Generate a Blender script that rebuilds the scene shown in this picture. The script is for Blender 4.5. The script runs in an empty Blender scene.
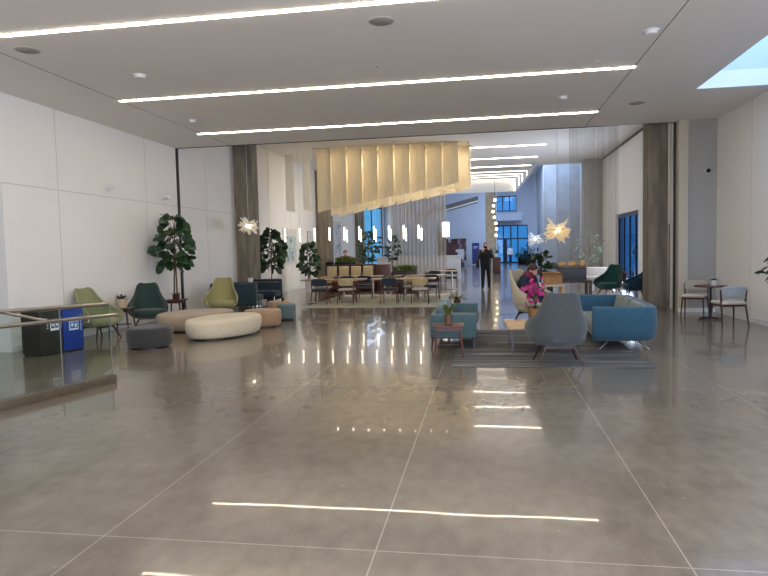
import bpy, bmesh, math, random
from mathutils import Vector, Matrix, noise
R = math.radians
PI = math.pi
SC = bpy.context.scene
COL = SC.collection

# ------------------------------------------------------------------ camera
YAW, PITCH, ROLL, FPX = R(9.2673524), R(3.43625699), R(-1.31965137), 626.44
fw = Vector((-math.sin(YAW)*math.cos(PITCH), math.cos(YAW)*math.cos(PITCH), -math.sin(PITCH)))
rt = Vector((math.cos(YAW), math.sin(YAW), 0)); up = rt.cross(fw)
rt, up = math.cos(ROLL)*rt+math.sin(ROLL)*up, -math.sin(ROLL)*rt+math.cos(ROLL)*up
EYE = Vector((0, 0, 1.6))
cd = bpy.data.cameras.new('camera'); cam = bpy.data.objects.new('camera', cd); COL.objects.link(cam)
cd.sensor_width = 36; cd.lens = 36*FPX/768; cd.clip_end = 300; cd.clip_start = .05
cam.matrix_world = Matrix(((rt.x, up.x, -fw.x, EYE.x), (rt.y, up.y, -fw.y, EYE.y), (rt.z, up.z, -fw.z, EYE.z), (0, 0, 0, 1)))
SC.camera = cam
def at_y(x, y, Y):
    d = fw + rt*((x-384)/FPX) - up*((y-288)/FPX)
    return EYE + d*(Y/d.y)

# ------------------------------------------------------------------ materials
def lin(c):
    return tuple((v/12.92 if v <= .04045 else ((v+.055)/1.055)**2.4) for v in (c[0]/255, c[1]/255, c[2]/255)) + (1,)
MATS = {}
def mat(name, rgb, rough=.5, metal=0, var=.06, scale=12, bump=0, bscale=60, emit=None, trans=0, stretch=None, spec=.5, sheen=0):
    if name in MATS: return MATS[name]
    m = bpy.data.materials.new(name); m.use_nodes = True; MATS[name] = m
    nt = m.node_tree; n = nt.nodes; l = nt.links
    p = n['Principled BSDF']
    p.inputs['Roughness'].default_value = rough; p.inputs['Metallic'].default_value = metal
    p.inputs['Specular IOR Level'].default_value = spec
    if sheen: p.inputs['Sheen Weight'].default_value = sheen
    c = lin(rgb)
    tc = n.new('ShaderNodeTexCoord'); mp = n.new('ShaderNodeMapping'); l.new(tc.outputs['Object'], mp.inputs['Vector'])
    if stretch: mp.inputs['Scale'].default_value = stretch
    nz = n.new('ShaderNodeTexNoise'); nz.inputs['Scale'].default_value = scale; nz.inputs['Detail'].default_value = 4
    l.new(mp.outputs['Vector'], nz.inputs['Vector'])
    cr = n.new('ShaderNodeValToRGB')
    cr.color_ramp.elements[0].position = .3; cr.color_ramp.elements[1].position = .7
    cr.color_ramp.elements[0].color = tuple(v*(1-var*1.6) for v in c[:3])+(1,)
    cr.color_ramp.elements[1].color = tuple(min(1, v*(1+var*1.6)) for v in c[:3])+(1,)
    l.new(nz.outputs['Fac'], cr.inputs['Fac']); l.new(cr.outputs['Color'], p.inputs['Base Color'])
    if bump:
        nb = n.new('ShaderNodeTexNoise'); nb.inputs['Scale'].default_value = bscale; l.new(mp.outputs['Vector'], nb.inputs['Vector'])
        b = n.new('ShaderNodeBump'); b.inputs['Strength'].default_value = bump; b.inputs['Distance'].default_value = .01
        l.new(nb.outputs['Fac'], b.inputs['Height']); l.new(b.outputs['Normal'], p.inputs['Normal'])
    if emit:
        p.inputs['Emission Color'].default_value = lin(emit[0]); p.inputs['Emission Strength'].default_value = emit[1]
    if trans:
        tr = n.new('ShaderNodeBsdfTranslucent'); l.new(cr.outputs['Color'], tr.inputs['Color'])
        mx = n.new('ShaderNodeMixShader'); mx.inputs[0].default_value = trans
        l.new(p.outputs[0], mx.inputs[1]); l.new(tr.outputs[0], mx.inputs[2]); l.new(mx.outputs[0], n['Material Output'].inputs[0])
    return m
def emis(name, rgb, s):
    if name in MATS: return MATS[name]
    m = bpy.data.materials.new(name); m.use_nodes = True; MATS[name] = m
    nt = m.node_tree; nt.nodes.clear()
    e = nt.nodes.new('ShaderNodeEmission'); e.inputs[0].default_value = lin(rgb); e.inputs[1].default_value = s
    o = nt.nodes.new('ShaderNodeOutputMaterial'); nt.links.new(e.outputs[0], o.inputs[0])
    return m
def glass(name, tint=(225, 238, 235), ior=1.45):
    if name in MATS: return MATS[name]
    m = bpy.data.materials.new(name); m.use_nodes = True; MATS[name] = m
    nt = m.node_tree; nt.nodes.clear(); n = nt.nodes; l = nt.links
    t = n.new('ShaderNodeBsdfTransparent'); t.inputs[0].default_value = lin(tint)
    g = n.new('ShaderNodeBsdfGlossy'); g.inputs['Roughness'].default_value = .02
    lw = n.new('ShaderNodeLayerWeight'); lw.inputs[0].default_value = .5
    pw = n.new('ShaderNodeMath'); pw.operation = 'POWER'; l.new(lw.outputs['Facing'], pw.inputs[0]); pw.inputs[1].default_value = 4
    f = n.new('ShaderNodeMath'); f.operation = 'MULTIPLY_ADD'; l.new(pw.outputs[0], f.inputs[0]); f.inputs[1].default_value = (ior-1)*1.3; f.inputs[2].default_value = .03
    mx = n.new('ShaderNodeMixShader'); o = n.new('ShaderNodeOutputMaterial')
    l.new(f.outputs[0], mx.inputs[0]); l.new(t.outputs[0], mx.inputs[1]); l.new(g.outputs[0], mx.inputs[2]); l.new(mx.outputs[0], o.inputs[0])
    return m
def mesh_curtain_mat(name, rgb, dens):
    """woven metal mesh: fine vertical wires of varying density, seen through between them"""
    m = bpy.data.materials.new(name); m.use_nodes = True
    nt = m.node_tree; n = nt.nodes; l = nt.links; p = n['Principled BSDF']
    p.inputs['Base Color'].default_value = lin(rgb); p.inputs['Roughness'].default_value = .45; p.inputs['Metallic'].default_value = .2
    tc = n.new('ShaderNodeTexCoord'); mp = n.new('ShaderNodeMapping'); mp.inputs['Scale'].default_value = (26, 26, .05)
    l.new(tc.outputs['Object'], mp.inputs['Vector'])
    nz = n.new('ShaderNodeTexNoise'); nz.inputs['Scale'].default_value = 1; nz.inputs['Detail'].default_value = 2; l.new(mp.outputs['Vector'], nz.inputs['Vector'])
    mr = n.new('ShaderNodeMapRange'); mr.inputs['From Min'].default_value = .35; mr.inputs['From Max'].default_value = .65
    mr.inputs['To Min'].default_value = dens-.09; mr.inputs['To Max'].default_value = dens+.09
    l.new(nz.outputs['Fac'], mr.inputs['Value'])
    t = n.new('ShaderNodeBsdfTransparent'); mx = n.new('ShaderNodeMixShader')
    l.new(mr.outputs[0], mx.inputs[0]); l.new(t.outputs[0], mx.inputs[1]); l.new(p.outputs[0], mx.inputs[2]); l.new(mx.outputs[0], n['Material Output'].inputs[0])
    return m
def concrete(name, rgb):
    return mat(name, rgb, .75, var=.22, scale=3, bump=.15, bscale=30, stretch=(2.2, 2.2, .35))
def floor_mat():
    m = bpy.data.materials.new('polished_concrete'); m.use_nodes = True
    nt = m.node_tree; n = nt.nodes; l = nt.links; p = n['Principled BSDF']
    tc = n.new('ShaderNodeTexCoord')
    def noise_(s, d=4, st=None):
        z = n.new('ShaderNodeTexNoise'); z.inputs['Scale'].default_value = s; z.inputs['Detail'].default_value = d
        if st:
            mp = n.new('ShaderNodeMapping'); mp.inputs['Scale'].default_value = st; l.new(tc.outputs['Object'], mp.inputs['Vector']); l.new(mp.outputs[0], z.inputs['Vector'])
        else: l.new(tc.outputs['Object'], z.inputs['Vector'])
        return z
    def ma(op, a, b=None):
        q = n.new('ShaderNodeMath'); q.operation = op
        for i, v in enumerate((a, b)):
            if v is None: continue
            if isinstance(v, (int, float)): q.inputs[i].default_value = v
            else: l.new(v, q.inputs[i])
        return q.outputs[0]
    a = noise_(.9, 6); b = noise_(9, 6, (1, .6, 1)); c = noise_(70, 2)
    s = ma('ADD', ma('MULTIPLY', a.outputs['Fac'], .5), ma('MULTIPLY', b.outputs['Fac'], .32))
    s = ma('ADD', s, ma('MULTIPLY', c.outputs['Fac'], .18))
    cr = n.new('ShaderNodeValToRGB'); cr.color_ramp.elements[0].position = .34; cr.color_ramp.elements[1].position = .66
    cr.color_ramp.elements[0].color = lin((103, 95, 84)); cr.color_ramp.elements[1].color = lin((139, 129, 115))
    l.new(s, cr.inputs['Fac'])
    # pale chips of aggregate
    vo = n.new('ShaderNodeTexVoronoi'); vo.inputs['Scale'].default_value = 5.5; l.new(tc.outputs['Object'], vo.inputs['Vector'])
    chip = ma('LESS_THAN', vo.outputs['Distance'], .045)
    m1 = n.new('ShaderNodeMix'); m1.data_type = 'RGBA'; l.new(ma('MULTIPLY', chip, .35), m1.inputs[0]); l.new(cr.outputs[0], m1.inputs[6]); m1.inputs[7].default_value = lin((190, 184, 172))
    # saw-cut joints
    sx = n.new('ShaderNodeSeparateXYZ'); l.new(tc.outputs['Object'], sx.inputs[0])
    def lines(v, off, per, w):
        f = ma('FRACT', ma('ADD', ma('DIVIDE', ma('SUBTRACT', v, off), per), 100.5))
        return ma('LESS_THAN', ma('MULTIPLY', ma('ABSOLUTE', ma('SUBTRACT', f, .5)), per), w)
    j = ma('MAXIMUM', ma('MULTIPLY', lines(sx.outputs[0], -.6, 1.585, .004), ma('MULTIPLY', ma('GREATER_THAN', sx.outputs[0], -2.6), ma('LESS_THAN', sx.outputs[0], 3))), lines(sx.outputs[1], 3.2, 4.05, .004))
    m2 = n.new('ShaderNodeMix'); m2.data_type = 'RGBA'; l.new(ma('MULTIPLY', j, .42), m2.inputs[0]); l.new(m1.outputs[2], m2.inputs[6]); m2.inputs[7].default_value = lin((205, 196, 182))
    l.new(m2.outputs[2], p.inputs['Base Color'])
    rr = n.new('ShaderNodeMapRange'); rr.inputs['To Min'].default_value = .12; rr.inputs['To Max'].default_value = .24; l.new(noise_(1.6, 3).outputs['Fac'], rr.inputs['Value']); l.new(rr.outputs[0], p.inputs['Roughness'])
    p.inputs['Specular IOR Level'].default_value = .3; p.inputs['Coat Weight'].default_value = .3; p.inputs['Coat Roughness'].default_value = .02
    bz = noise_(1.3, 2); bp = n.new('ShaderNodeBump'); bp.inputs['Strength'].default_value = .009; bp.inputs['Distance'].default_value = .08
    l.new(bz.outputs['Fac'], bp.inputs['Height']); l.new(bp.outputs[0], p.inputs['Normal']); l.new(bp.outputs[0], p.inputs['Coat Normal'])
    return m
def rug_mat(name, cols, period):
    m = bpy.data.materials.new(name); m.use_nodes = True
    nt = m.node_tree; n = nt.nodes; l = nt.links; p = n['Principled BSDF']; p.inputs['Roughness'].default_value = .95
    tc = n.new('ShaderNodeTexCoord'); mp = n.new('ShaderNodeMapping'); mp.inputs['Scale'].default_value = (.12, 1/period, 1)
    l.new(tc.outputs['Object'], mp.inputs['Vector'])
    z = n.new('ShaderNodeTexNoise'); z.inputs['Scale'].default_value = 1; z.inputs['Detail'].default_value = 3; l.new(mp.outputs[0], z.inputs['Vector'])
    cr = n.new('ShaderNodeValToRGB'); cr.color_ramp.interpolation = 'CONSTANT'
    e = cr.color_ramp.elements
    e[0].position = 0; e[0].color = lin(cols[0]); e[1].position = .42; e[1].color = lin(cols[1])
    for i, c in enumerate(cols[2:]):
        q = e.new(.47+.05*i); q.color = lin(c)
    l.new(z.outputs['Fac'], cr.inputs['Fac']); l.new(cr.outputs[0], p.inputs['Base Color'])
    return m

M_wall = mat('white_wall_paint', (236, 234, 230), .6, var=.015, scale=.6)
M_wallblue = mat('cool_white_wall_paint', (206, 212, 222), .6, var=.015, scale=.6)
M_beige = mat('beige_wall_paint', (190, 182, 164), .6, var=.03, scale=.8)
M_grey = mat('grey_wall_paint', (158, 156, 150), .6, var=.02, scale=.8)
M_ceil = mat('ceiling_paint', (236, 232, 226), .8, var=.01, scale=.5)
M_joint = mat('wall_panel_joint', (200, 198, 194), .8, var=.02)  # pale grey of the joint lines between wall panels
M_black = mat('black_metal', (22, 22, 24), .4, .3, var=.05)
M_white = mat('white_plastic', (226, 226, 224), .4, var=.02)
M_conc = concrete('board_formed_concrete', (126, 117, 103))
M_concl = mat('pale_concrete', (160, 160, 158), .75, var=.07, scale=1.5)
M_wood = mat('dark_walnut', (58, 34, 26), .4, var=.25, scale=9, stretch=(3, 3, .6))
M_woodr = mat('reddish_walnut', (82, 46, 36), .4, var=.22, scale=9, stretch=(3, 3, .6))
M_oak = mat('light_oak', (198, 164, 120), .42, var=.12, scale=6, stretch=(.8, 5, 5))
M_tblt = mat('table_veneer', (170, 138, 108), .35, var=.12, scale=6, stretch=(.8, 5, 5))
M_steel = mat('brushed_steel', (176, 168, 156), .3, .95, var=.05, scale=30)
M_chrome = mat('chrome', (225, 225, 228), .12, 1, var=.02)
M_leaf = mat('fig_leaf', (38, 66, 38), .4, var=.45, scale=6)
M_leaf2 = mat('dusty_leaf', (92, 112, 88), .5, var=.3, scale=6)
M_leaf3 = mat('grass_blade', (84, 106, 44), .5, var=.4, scale=14)
M_leaf4 = mat('palm_leaf', (86, 96, 44), .45, var=.35, scale=10)
M_teal_leaf = mat('blue_green_leaf', (22, 66, 62), .4, var=.3, scale=6)
M_trunk = mat('bark', (92, 72, 54), .8, var=.25, scale=25)
M_soil = mat('soil', (48, 38, 30), .95, var=.3, scale=50)
M_glass = glass('rail_glass')
M_pane = glass('window_glass', (200, 222, 245))
LIGHT = (255, 238, 210)
M_strip = emis('strip_light', LIGHT, 34); M_strip2 = emis('far_strip_light', LIGHT, 8)
M_tube = emis('tube_light', (255, 240, 214), 15)
M_globe = emis('globe_light', (255, 226, 170), 10)

# ------------------------------------------------------------------ mesh building
class MB:
    def __init__(s): s.bm = bmesh.new()
    def merge(s, b):
        t = bpy.data.meshes.new('t'); b.to_mesh(t); b.free(); s.bm.from_mesh(t); bpy.data.meshes.remove(t); return s
    def box(s, c, d, bev=0, seg=2, rz=0, rx=0, ry=0):
        b = bmesh.new(); bmesh.ops.create_cube(b, size=1)
        bmesh.ops.scale(b, vec=d, verts=b.verts)
        if bev: bmesh.ops.bevel(b, geom=list(b.edges), offset=min(bev, min(d)*.49), segments=seg, profile=.5, affect='EDGES')
        bmesh.ops.transform(b, matrix=Matrix.Translation(c) @ Matrix.Rotation(rz, 4, 'Z') @ Matrix.Rotation(ry, 4, 'Y') @ Matrix.Rotation(rx, 4, 'X'), verts=b.verts)
        return s.merge(b)
    def bx(s, x0, x1, y0, y1, z0, z1, bev=0): return s.box(((x0+x1)/2, (y0+y1)/2, (z0+z1)/2), (abs(x1-x0), abs(y1-y0), abs(z1-z0)), bev)
    def cone(s, p0, p1, r0, r1, seg=12, caps=True):
        p0, p1 = Vector(p0), Vector(p1); d = p1-p0
        b = bmesh.new(); bmesh.ops.create_cone(b, cap_ends=caps, segments=seg, radius1=max(r0, 1e-4), radius2=max(r1, 1e-4), depth=d.length)
        bmesh.ops.transform(b, matrix=Matrix.Translation((p0+p1)/2) @ d.to_track_quat('Z', 'Y').to_matrix().to_4x4(), verts=b.verts)
        return s.merge(b)
    def ball(s, c, r, seg=12, rot=None):
        if not hasattr(r, '__len__'): r = (r, r, r)
        b = bmesh.new(); bmesh.ops.create_uvsphere(b, u_segments=seg, v_segments=max(6, seg*2//3), radius=1)
        m = Matrix.Translation(c)
        if rot: m = m @ rot
        bmesh.ops.transform(b, matrix=m @ Matrix.Diagonal((*r, 1)), verts=b.verts)
        return s.merge(b)
    def capsule(s, p0, p1, r0, r1, seg=12): return s.cone(p0, p1, r0, r1, seg).ball(p0, r0, seg).ball(p1, r1, seg)
    def tube(s, pts, r, seg=8):
        for a, b in zip(pts, pts[1:]): s.cone(a, b, r, r, seg)
        for p in pts[1:-1]: s.ball(p, r, seg)
        return s
    def lathe(s, prof, c=(0, 0, 0), seg=32, sx=1, sy=1, rz=0, lump=None):
        b = bmesh.new(); rings = []
        for r, z in prof:
            ring = []
            for i in range(seg):
                a = 2*PI*i/seg; k = r*(lump(a) if lump else 1)
                x, y = k*math.cos(a)*sx, k*math.sin(a)*sy
                ring.append(b.verts.new((c[0]+x*math.cos(rz)-y*math.sin(rz), c[1]+x*math.sin(rz)+y*math.cos(rz), c[2]+z)))
            rings.append(ring)
        for p, q in zip(rings, rings[1:]):
            for i in range(seg): b.faces.new((p[i], p[(i+1) % seg], q[(i+1) % seg], q[i]))
        b.faces.new(list(reversed(rings[0]))); b.faces.new(rings[-1])
        return s.merge(b)
    def poly(s, vs, fs):
        b = bmesh.new(); v = [b.verts.new(p) for p in vs]
        for f in fs: b.faces.new([v[i] for i in f])
        return s.merge(b)
    def grid(s, fn, nu, nv, closed_u=False):
        b = bmesh.new(); g = [[b.verts.new(fn(i/(nu-1 if not closed_u else nu), j/(nv-1))) for i in range(nu)] for j in range(nv)]
        for j in range(nv-1):
            for i in range(nu if closed_u else nu-1): b.faces.new((g[j][i], g[j][(i+1) % nu], g[j+1][(i+1) % nu], g[j+1][i]))
        return s.merge(b)
    def leaf(s, base, d, L, W, droop=.25, upv=None):
        d = Vector(d).normalized(); u = Vector(upv) if upv else Vector((0, 0, 1))
        side = d.cross(u)
        if side.length < .05: side = d.cross(Vector((1, 0, 0)))
        side.normalize(); nrm = side.cross(d).normalized(); base = Vector(base)
        prof = ((0, .06), (.2, .6), (.5, .95), (.75, .9), (.93, .5), (1, .02))
        vs = []; fs = []
        for t, w in prof:
            c = base + d*(t*L) - Vector((0, 0, 1))*(droop*L*t*t)
            vs += [c - side*(w*W/2) + nrm*(.08*W*w), c, c + side*(w*W/2) + nrm*(.08*W*w)]
        for i in range(len(prof)-1):
            a = i*3; fs += [(a, a+1, a+4, a+3), (a+1, a+2, a+5, a+4)]
        return s.poly(vs, fs)
    def build(s, name, m, parent=None, smooth=None, mods=None, loc=None):
        me = bpy.data.meshes.new(name)
        bmesh.ops.recalc_face_normals(s.bm, faces=s.bm.faces) if mods != 'keep' else None
        s.bm.to_mesh(me); s.bm.free()
        me.materials.append(m)
        o = bpy.data.objects.new(name, me); COL.objects.link(o)
        if parent: o.parent = parent
        if loc: o.location = loc
        if smooth is None: smooth = 40
        if smooth:
            if smooth is True or smooth >= 180: me.shade_smooth()
            else:
                me.shade_smooth()
                try: me.set_sharp_from_angle(angle=R(smooth))
                except Exception: pass
        return o
def tag(o, label=None, cat=None, group=None, kind=None):
    if label: o['label'] = label
    if cat: o['category'] = cat
    if group: o['group'] = group
    if kind: o['kind'] = kind
    return o
def thing(name, label, cat, loc=(0, 0, 0), rz=0, group=None):
    o = bpy.data.objects.new(name, None); COL.objects.link(o); o.empty_display_size = .1
    o.location = loc; o.rotation_euler = (0, 0, rz)
    return tag(o, label, cat, group)
def struct(name, mb, m, parent=None, **k):
    o = mb.build(name, m, parent, **k)
    if not parent: o['kind'] = 'structure'
    return o
def dup(root, loc, rz, label, group=None, swap=None):
    """copy a thing with its parts and sub-parts; swap maps a part name to another material"""
    def cp(o, par):
        c = o.copy(); COL.objects.link(c); c.parent = par
        base = o.name.split('.')[0]
        if swap and base in swap and o.data:
            c.data = o.data.copy(); c.data.materials[0] = swap[base]
        for ch in o.children: cp(ch, c)
        return c
    r = cp(root, None); r.location = loc; r.rotation_euler = (0, 0, rz); r['label'] = label
    if group: r['group'] = group
    return r
def subsurf(o, n=1):
    m = o.modifiers.new('sub', 'SUBSURF'); m.levels = n; m.render_levels = n; return o
def solid(o, t, off=-1):
    m = o.modifiers.new('sol', 'SOLIDIFY'); m.thickness = t; m.offset = off; return o
def bake(o):
    dg = bpy.context.evaluated_depsgraph_get()
    me = bpy.data.meshes.new_from_object(o.evaluated_get(dg)); o.modifiers.clear(); o.data = me
    me.shade_smooth(); return o
ORD = 'first second third fourth fifth sixth seventh eighth ninth tenth eleventh twelfth'.split()

# ================================================================== SETTING
H = 4.42
H2 = 5.5
XL, XR = -8.05, 5.25
struct('floor', MB().bx(-12, 9, -4, 75, -.2, 0), floor_mat(), smooth=0)
# left wall with a passage opening Y 5..9.5
struct('wall_left', MB().bx(XL-.3, XL, 9.5, 40.5, 0, 7).bx(XL-.3, XL, 50, 72, 0, 9).bx(XL-.3, XL, 40.5, 50, 5, 9).bx(XL-.3, XL, 5, 9.5, 2.9, 5).bx(XL-.3, XL, -4, 5, 0, 5), M_wall, smooth=0)
struct('wall_passage', MB().bx(-10.2, XL-.3, 9.5, 9.8, 0, 3.2).bx(-10.4, -10.2, 4.7, 9.8, 0, 3.2).bx(-10.2, XL-.3, 4.7, 5, 0, 3.2).bx(-10.4, XL-.3, 4.7, 9.8, 3.2, 3.3), M_beige, smooth=0)
struct('wall_right', MB().bx(XR, XR+.3, -4, 23, 0, 9).bx(XR, XR+.3, 23, 26.8, 2.82, 9).bx(XR, XR+.3, 26.8, 72, 0, 9), M_wall, smooth=0)
struct('wall_alcove', MB().bx(4.62, XR, 15.5, 15.9, 0, H), M_grey, smooth=0)
struct('trim_1', MB().bx(4.42, 4.62, 15.46, 15.9, 0, H), M_beige, smooth=0)
struct('wall_back', MB().bx(-8.4, -6, -4.3, -4, 0, H).bx(4, 5.6, -4.3, -4, 0, H).bx(-6, 4, -4.3, -4, 3.6, H).bx(-6, 4, -4.3, -4, 0, .1), M_wall, smooth=0)
wb = struct('window_4', MB().bx(-6, 4, -4.16, -4.14, .1, 3.6), M_pane, smooth=0)
wf = MB()
for i in range(6): wf.bx(-6+2*i-.04, -6+2*i+.04, -4.2, -4.1, .1, 3.6)
struct('window_frame', wf, M_black, wb, smooth=0)
struct('wall_far', MB().bx(-8.4, .95, 62, 62.3, 0, 9), M_wallblue, smooth=0)
# entrance facade far off
struct('wall_entrance', MB().bx(.95, 1.1, 62, 66.3, 0, 9).bx(4.3, 5.4, 66, 66.3, 0, 9).bx(1.1, 4.3, 66, 66.3, 3.9, 5.3).bx(1.1, 4.3, 66, 66.3, 6.9, 9).bx(3.2, 4.3, 66, 66.3, 5.3, 6.9), M_wallblue, smooth=0)
M_front = mat('glazing_frame', (34, 46, 64), .4, .4)
def window_y(name, x0, x1, z0, z1, Y, nx, bars=()):
    g = struct(name, MB().bx(x0, x1, Y+.05, Y+.07, z0, z1), M_pane, smooth=0)
    f = MB(); t = .05
    for i in range(nx+1):
        x = x0+(x1-x0)*i/nx; f.bx(x-t, x+t, Y-.02, Y+.14, z0, z1)
    for z in (z0+t, z1-t)+tuple(bars): f.bx(x0, x1, Y-.015, Y+.135, z-t, z+t)
    struct('window_frame', f, M_front, g, smooth=0); return g
window_y('window_1', 1.1, 3.2, 5.3, 6.9, 66.1, 3)
dg_ = struct('door_1', MB().bx(1.1, 4.3, 66.12, 66.14, 0, 3.9), M_pane, smooth=0)
f = MB()
for x in (1.12, 1.85, 2.6, 3.3, 4.28): f.bx(x-.06, x+.06, 66.03, 66.2, 0, 3.9)
for z in (.06, 2.5, 3.84): f.bx(1.1, 4.3, 66.04, 66.19, z-.06, z+.06)
f.bx(1.9, 2.2, 66.05, 66.18, 0, 2.5)
struct('door_frame', f, M_front, dg_, smooth=0)
f = MB()
for x in (2.5, 2.7): f.cone((x, 65.97, .9), (x, 65.97, 1.5), .02, .02, 8)
struct('door_handle', f, M_steel, dg_)
# right side window and left far window
def window_x(name, X, y0, y1, z0, z1, ny, bars=()):
    g = struct(name, MB().bx(X+.12, X+.14, y0, y1, z0, z1), glass('blue_tinted_glass', (150, 186, 218), 1.08) if X > 0 else glass('clear_window_glass', (250, 250, 255), 1.05), smooth=0)
    f = MB(); t = .07
    for i in range(ny+1):
        y = y0+(y1-y0)*i/ny; f.bx(X+.1, X+.16, y-t, y+t, z0, z1)
    for z in (z0+t, z1-t)+tuple(bars): f.bx(X+.105, X+.155, y0, y1, z-t, z+t)
    struct('window_frame', f, M_front, g, smooth=0); return g
window_x('window_2', XR, 23, 26.8, 0, 2.82, 4)
window_x('window_3', XL-.28, 40.5, 50, 0, 5, 2, (2.6,))
# planting strip outside the right window
# ceilings
struct('ceiling', MB().bx(XL-.3, 3.85, -4, 15.66, H, H+.3).bx(3.85, XR+.3, 12.45, 15.66, H, H+.3).bx(3.85, XR+.3, -4, 4.5, H, H+.3)
       .bx(XL-.3, XR+.3, 15.66, 15.74, H+.06, H2+.3).bx(XL-.3, XR+.3, 15.74, 31.1, H2, H2+.3), M_ceil, smooth=0)
# skylight shaft
struct('trim_2', MB().bx(3.65, 3.85, 4.3, 12.65, H+.3, H+1.5).bx(3.85, XR, 12.45, 12.65, H+.3, H+1.5).bx(3.85, XR, 4.3, 4.5, H+.3, H+1.5), M_wallblue, smooth=0)
struct('window_5', MB().bx(3.85, XR, 4.5, 12.45, H+1.45, H+1.47), M_pane, smooth=0)
# raised coffer, sloping up from Y 22.4 to 31, with its side and end faces
SL = lambda y: H2 + (y-31.1)/(50.7-31.1)*1.5
SB = lambda y: H2 + max(0, y-34)/(50.7-34)*.5
x2 = 2.34
struct('ceiling.001', MB().poly([(XL, 31.1, H2), (x2, 31.1, H2), (x2, 50.7, SL(50.7)), (XL, 50.7, SL(50.7)), (XL, 31.1, H2+.2), (x2, 31.1, H2+.2), (x2, 50.7, SL(50.7)+.2), (XL, 50.7, SL(50.7)+.2)],
       [(0, 1, 2, 3), (7, 6, 5, 4), (0, 4, 5, 1), (1, 5, 6, 2), (2, 6, 7, 3), (3, 7, 4, 0)]), M_ceil, smooth=0)
struct('trim_3', MB().poly([(x2, 31.1, H2), (x2, 34, H2), (x2, 50.9, SB(50.7)), (x2, 50.9, 7.3), (x2, 31.1, H2+.3), (x2+.15, 31.1, H2), (x2+.15, 34, H2), (x2+.15, 50.9, SB(50.7)), (x2+.15, 50.9, 7.3), (x2+.15, 31.1, H2+.3)],
       [(0, 1, 2, 3, 4), (9, 8, 7, 6, 5), (0, 5, 6, 1), (1, 6, 7, 2), (2, 7, 8, 3), (3, 8, 9, 4), (4, 9, 5, 0)]).bx(XL, x2, 50.75, 50.9, SB(50.7), 7.3), M_wall, smooth=0)
struct('ceiling.002', MB().bx(XL-.3, x2+.15, 50.9, 72, 9, 9.2).bx(XL-.3, x2+.15, 50.9, 51.1, 7.3, 9.2).bx(x2+.15, XR+.3, 60, 72, 9, 9.2).bx(x2+.15, XR+.3, 31.0, 31.1, H2+.3, 9.2).bx(x2+.05, x2+.15, 31.1, 51, 7.3, 9.2), M_wallblue, smooth=0)
struct('window_6', MB().bx(x2+.15, XR, 31.1, 60, 9.05, 9.07), M_pane, smooth=0)
# black shutter slot across ceiling, left wall and right jamb
struct('trim_4', MB().bx(XL, 4.40, 15.66, 15.72, H-.01, H+.05).bx(XL-.01, XL+.02, 15.64, 15.76, 0, H).bx(4.365, 4.40, 15.66, 15.72, 0, H), M_black, smooth=0)
struct('trim_5', MB().bx(4.5, 4.64, 16.35, 16.5, 0, H2), M_wall, smooth=0)
struct('trim_6', MB().bx(XR-.02, XR, 16.2, 29.5, 5.42, 5.5), M_black, smooth=0)
# joints of the wall panels
tj = MB().bx(XL, XL+.004, 9.5, 19.4, 2.885, 2.9)
for y in (10.92, 14.09, 17.4): tj.bx(XL, XL+.004, y-.006, y+.006, .1, H)
for y in (22.8, 25.4): tj.bx(XL, XL+.004, y-.006, y+.006, .1, H2)
struct('trim_7', tj, M_joint, smooth=0)
tj = MB().bx(-6.52, -6.505, -4, 15.6, H-.003, H).bx(2.36, 2.375, -4, 15.6, H-.003, H)
struct('trim_8', tj, mat('ceiling_joint', (140, 138, 134), .8), smooth=0)
tj = MB()
for y in (10.6, 13.6): tj.bx(XR-.004, XR, y-.006, y+.006, .1, H)
struct('trim_9', tj, M_joint, smooth=0)
struct('baseboard_left', MB().bx(XL, XL+.015, 9.5, 19.4, 0, .1).bx(XL, XL+.015, 20.2, 29.3, 0, .1), M_white, smooth=0)
struct('baseboard_right', MB().bx(XR-.015, XR, -4, 15.5, 0, .1), M_white, smooth=0)
struct('baseboard_alcove', MB().bx(4.62, XR-.015, 15.485, 15.5, 0, .1).bx(4.42, 4.62, 15.445, 15.46, 0, .1), M_white, smooth=0)
# columns
def column(x0, x1, y0, y1, h, m): return struct('concrete_column', MB().bx(x0, x1, y0, y1, 0, h, .015), m)
column(XL, -7.45, 19.5, 20.1, H2, M_conc); column(XL, -7.4, 29.4, 30.2, H2, M_conc); column(XL, -7.6, 38.6, 39.4, 9, M_conc); column(XL, -7.3, 50, 50.8, 9, M_concl)
column(4.02, 4.48, 16.55, 17.15, H2, M_conc)
column(4.45, XR, 29.7, 30.6, 9, M_concl); column(4.05, XR, 36.6, 37.4, 9, M_concl); column(4.1, XR, 45, 45.8, 9, M_concl)
column(.03, .87, 51.6, 52.4, 9, mat('sandy_concrete', (172, 156, 130), .75, var=.12, scale=4))
# far staircase flight and gallery
struct('wall_gallery', MB().bx(1.1, 3.6, 64.5, 65.99, 4.3, 5.05), M_wallblue, smooth=0)

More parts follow.
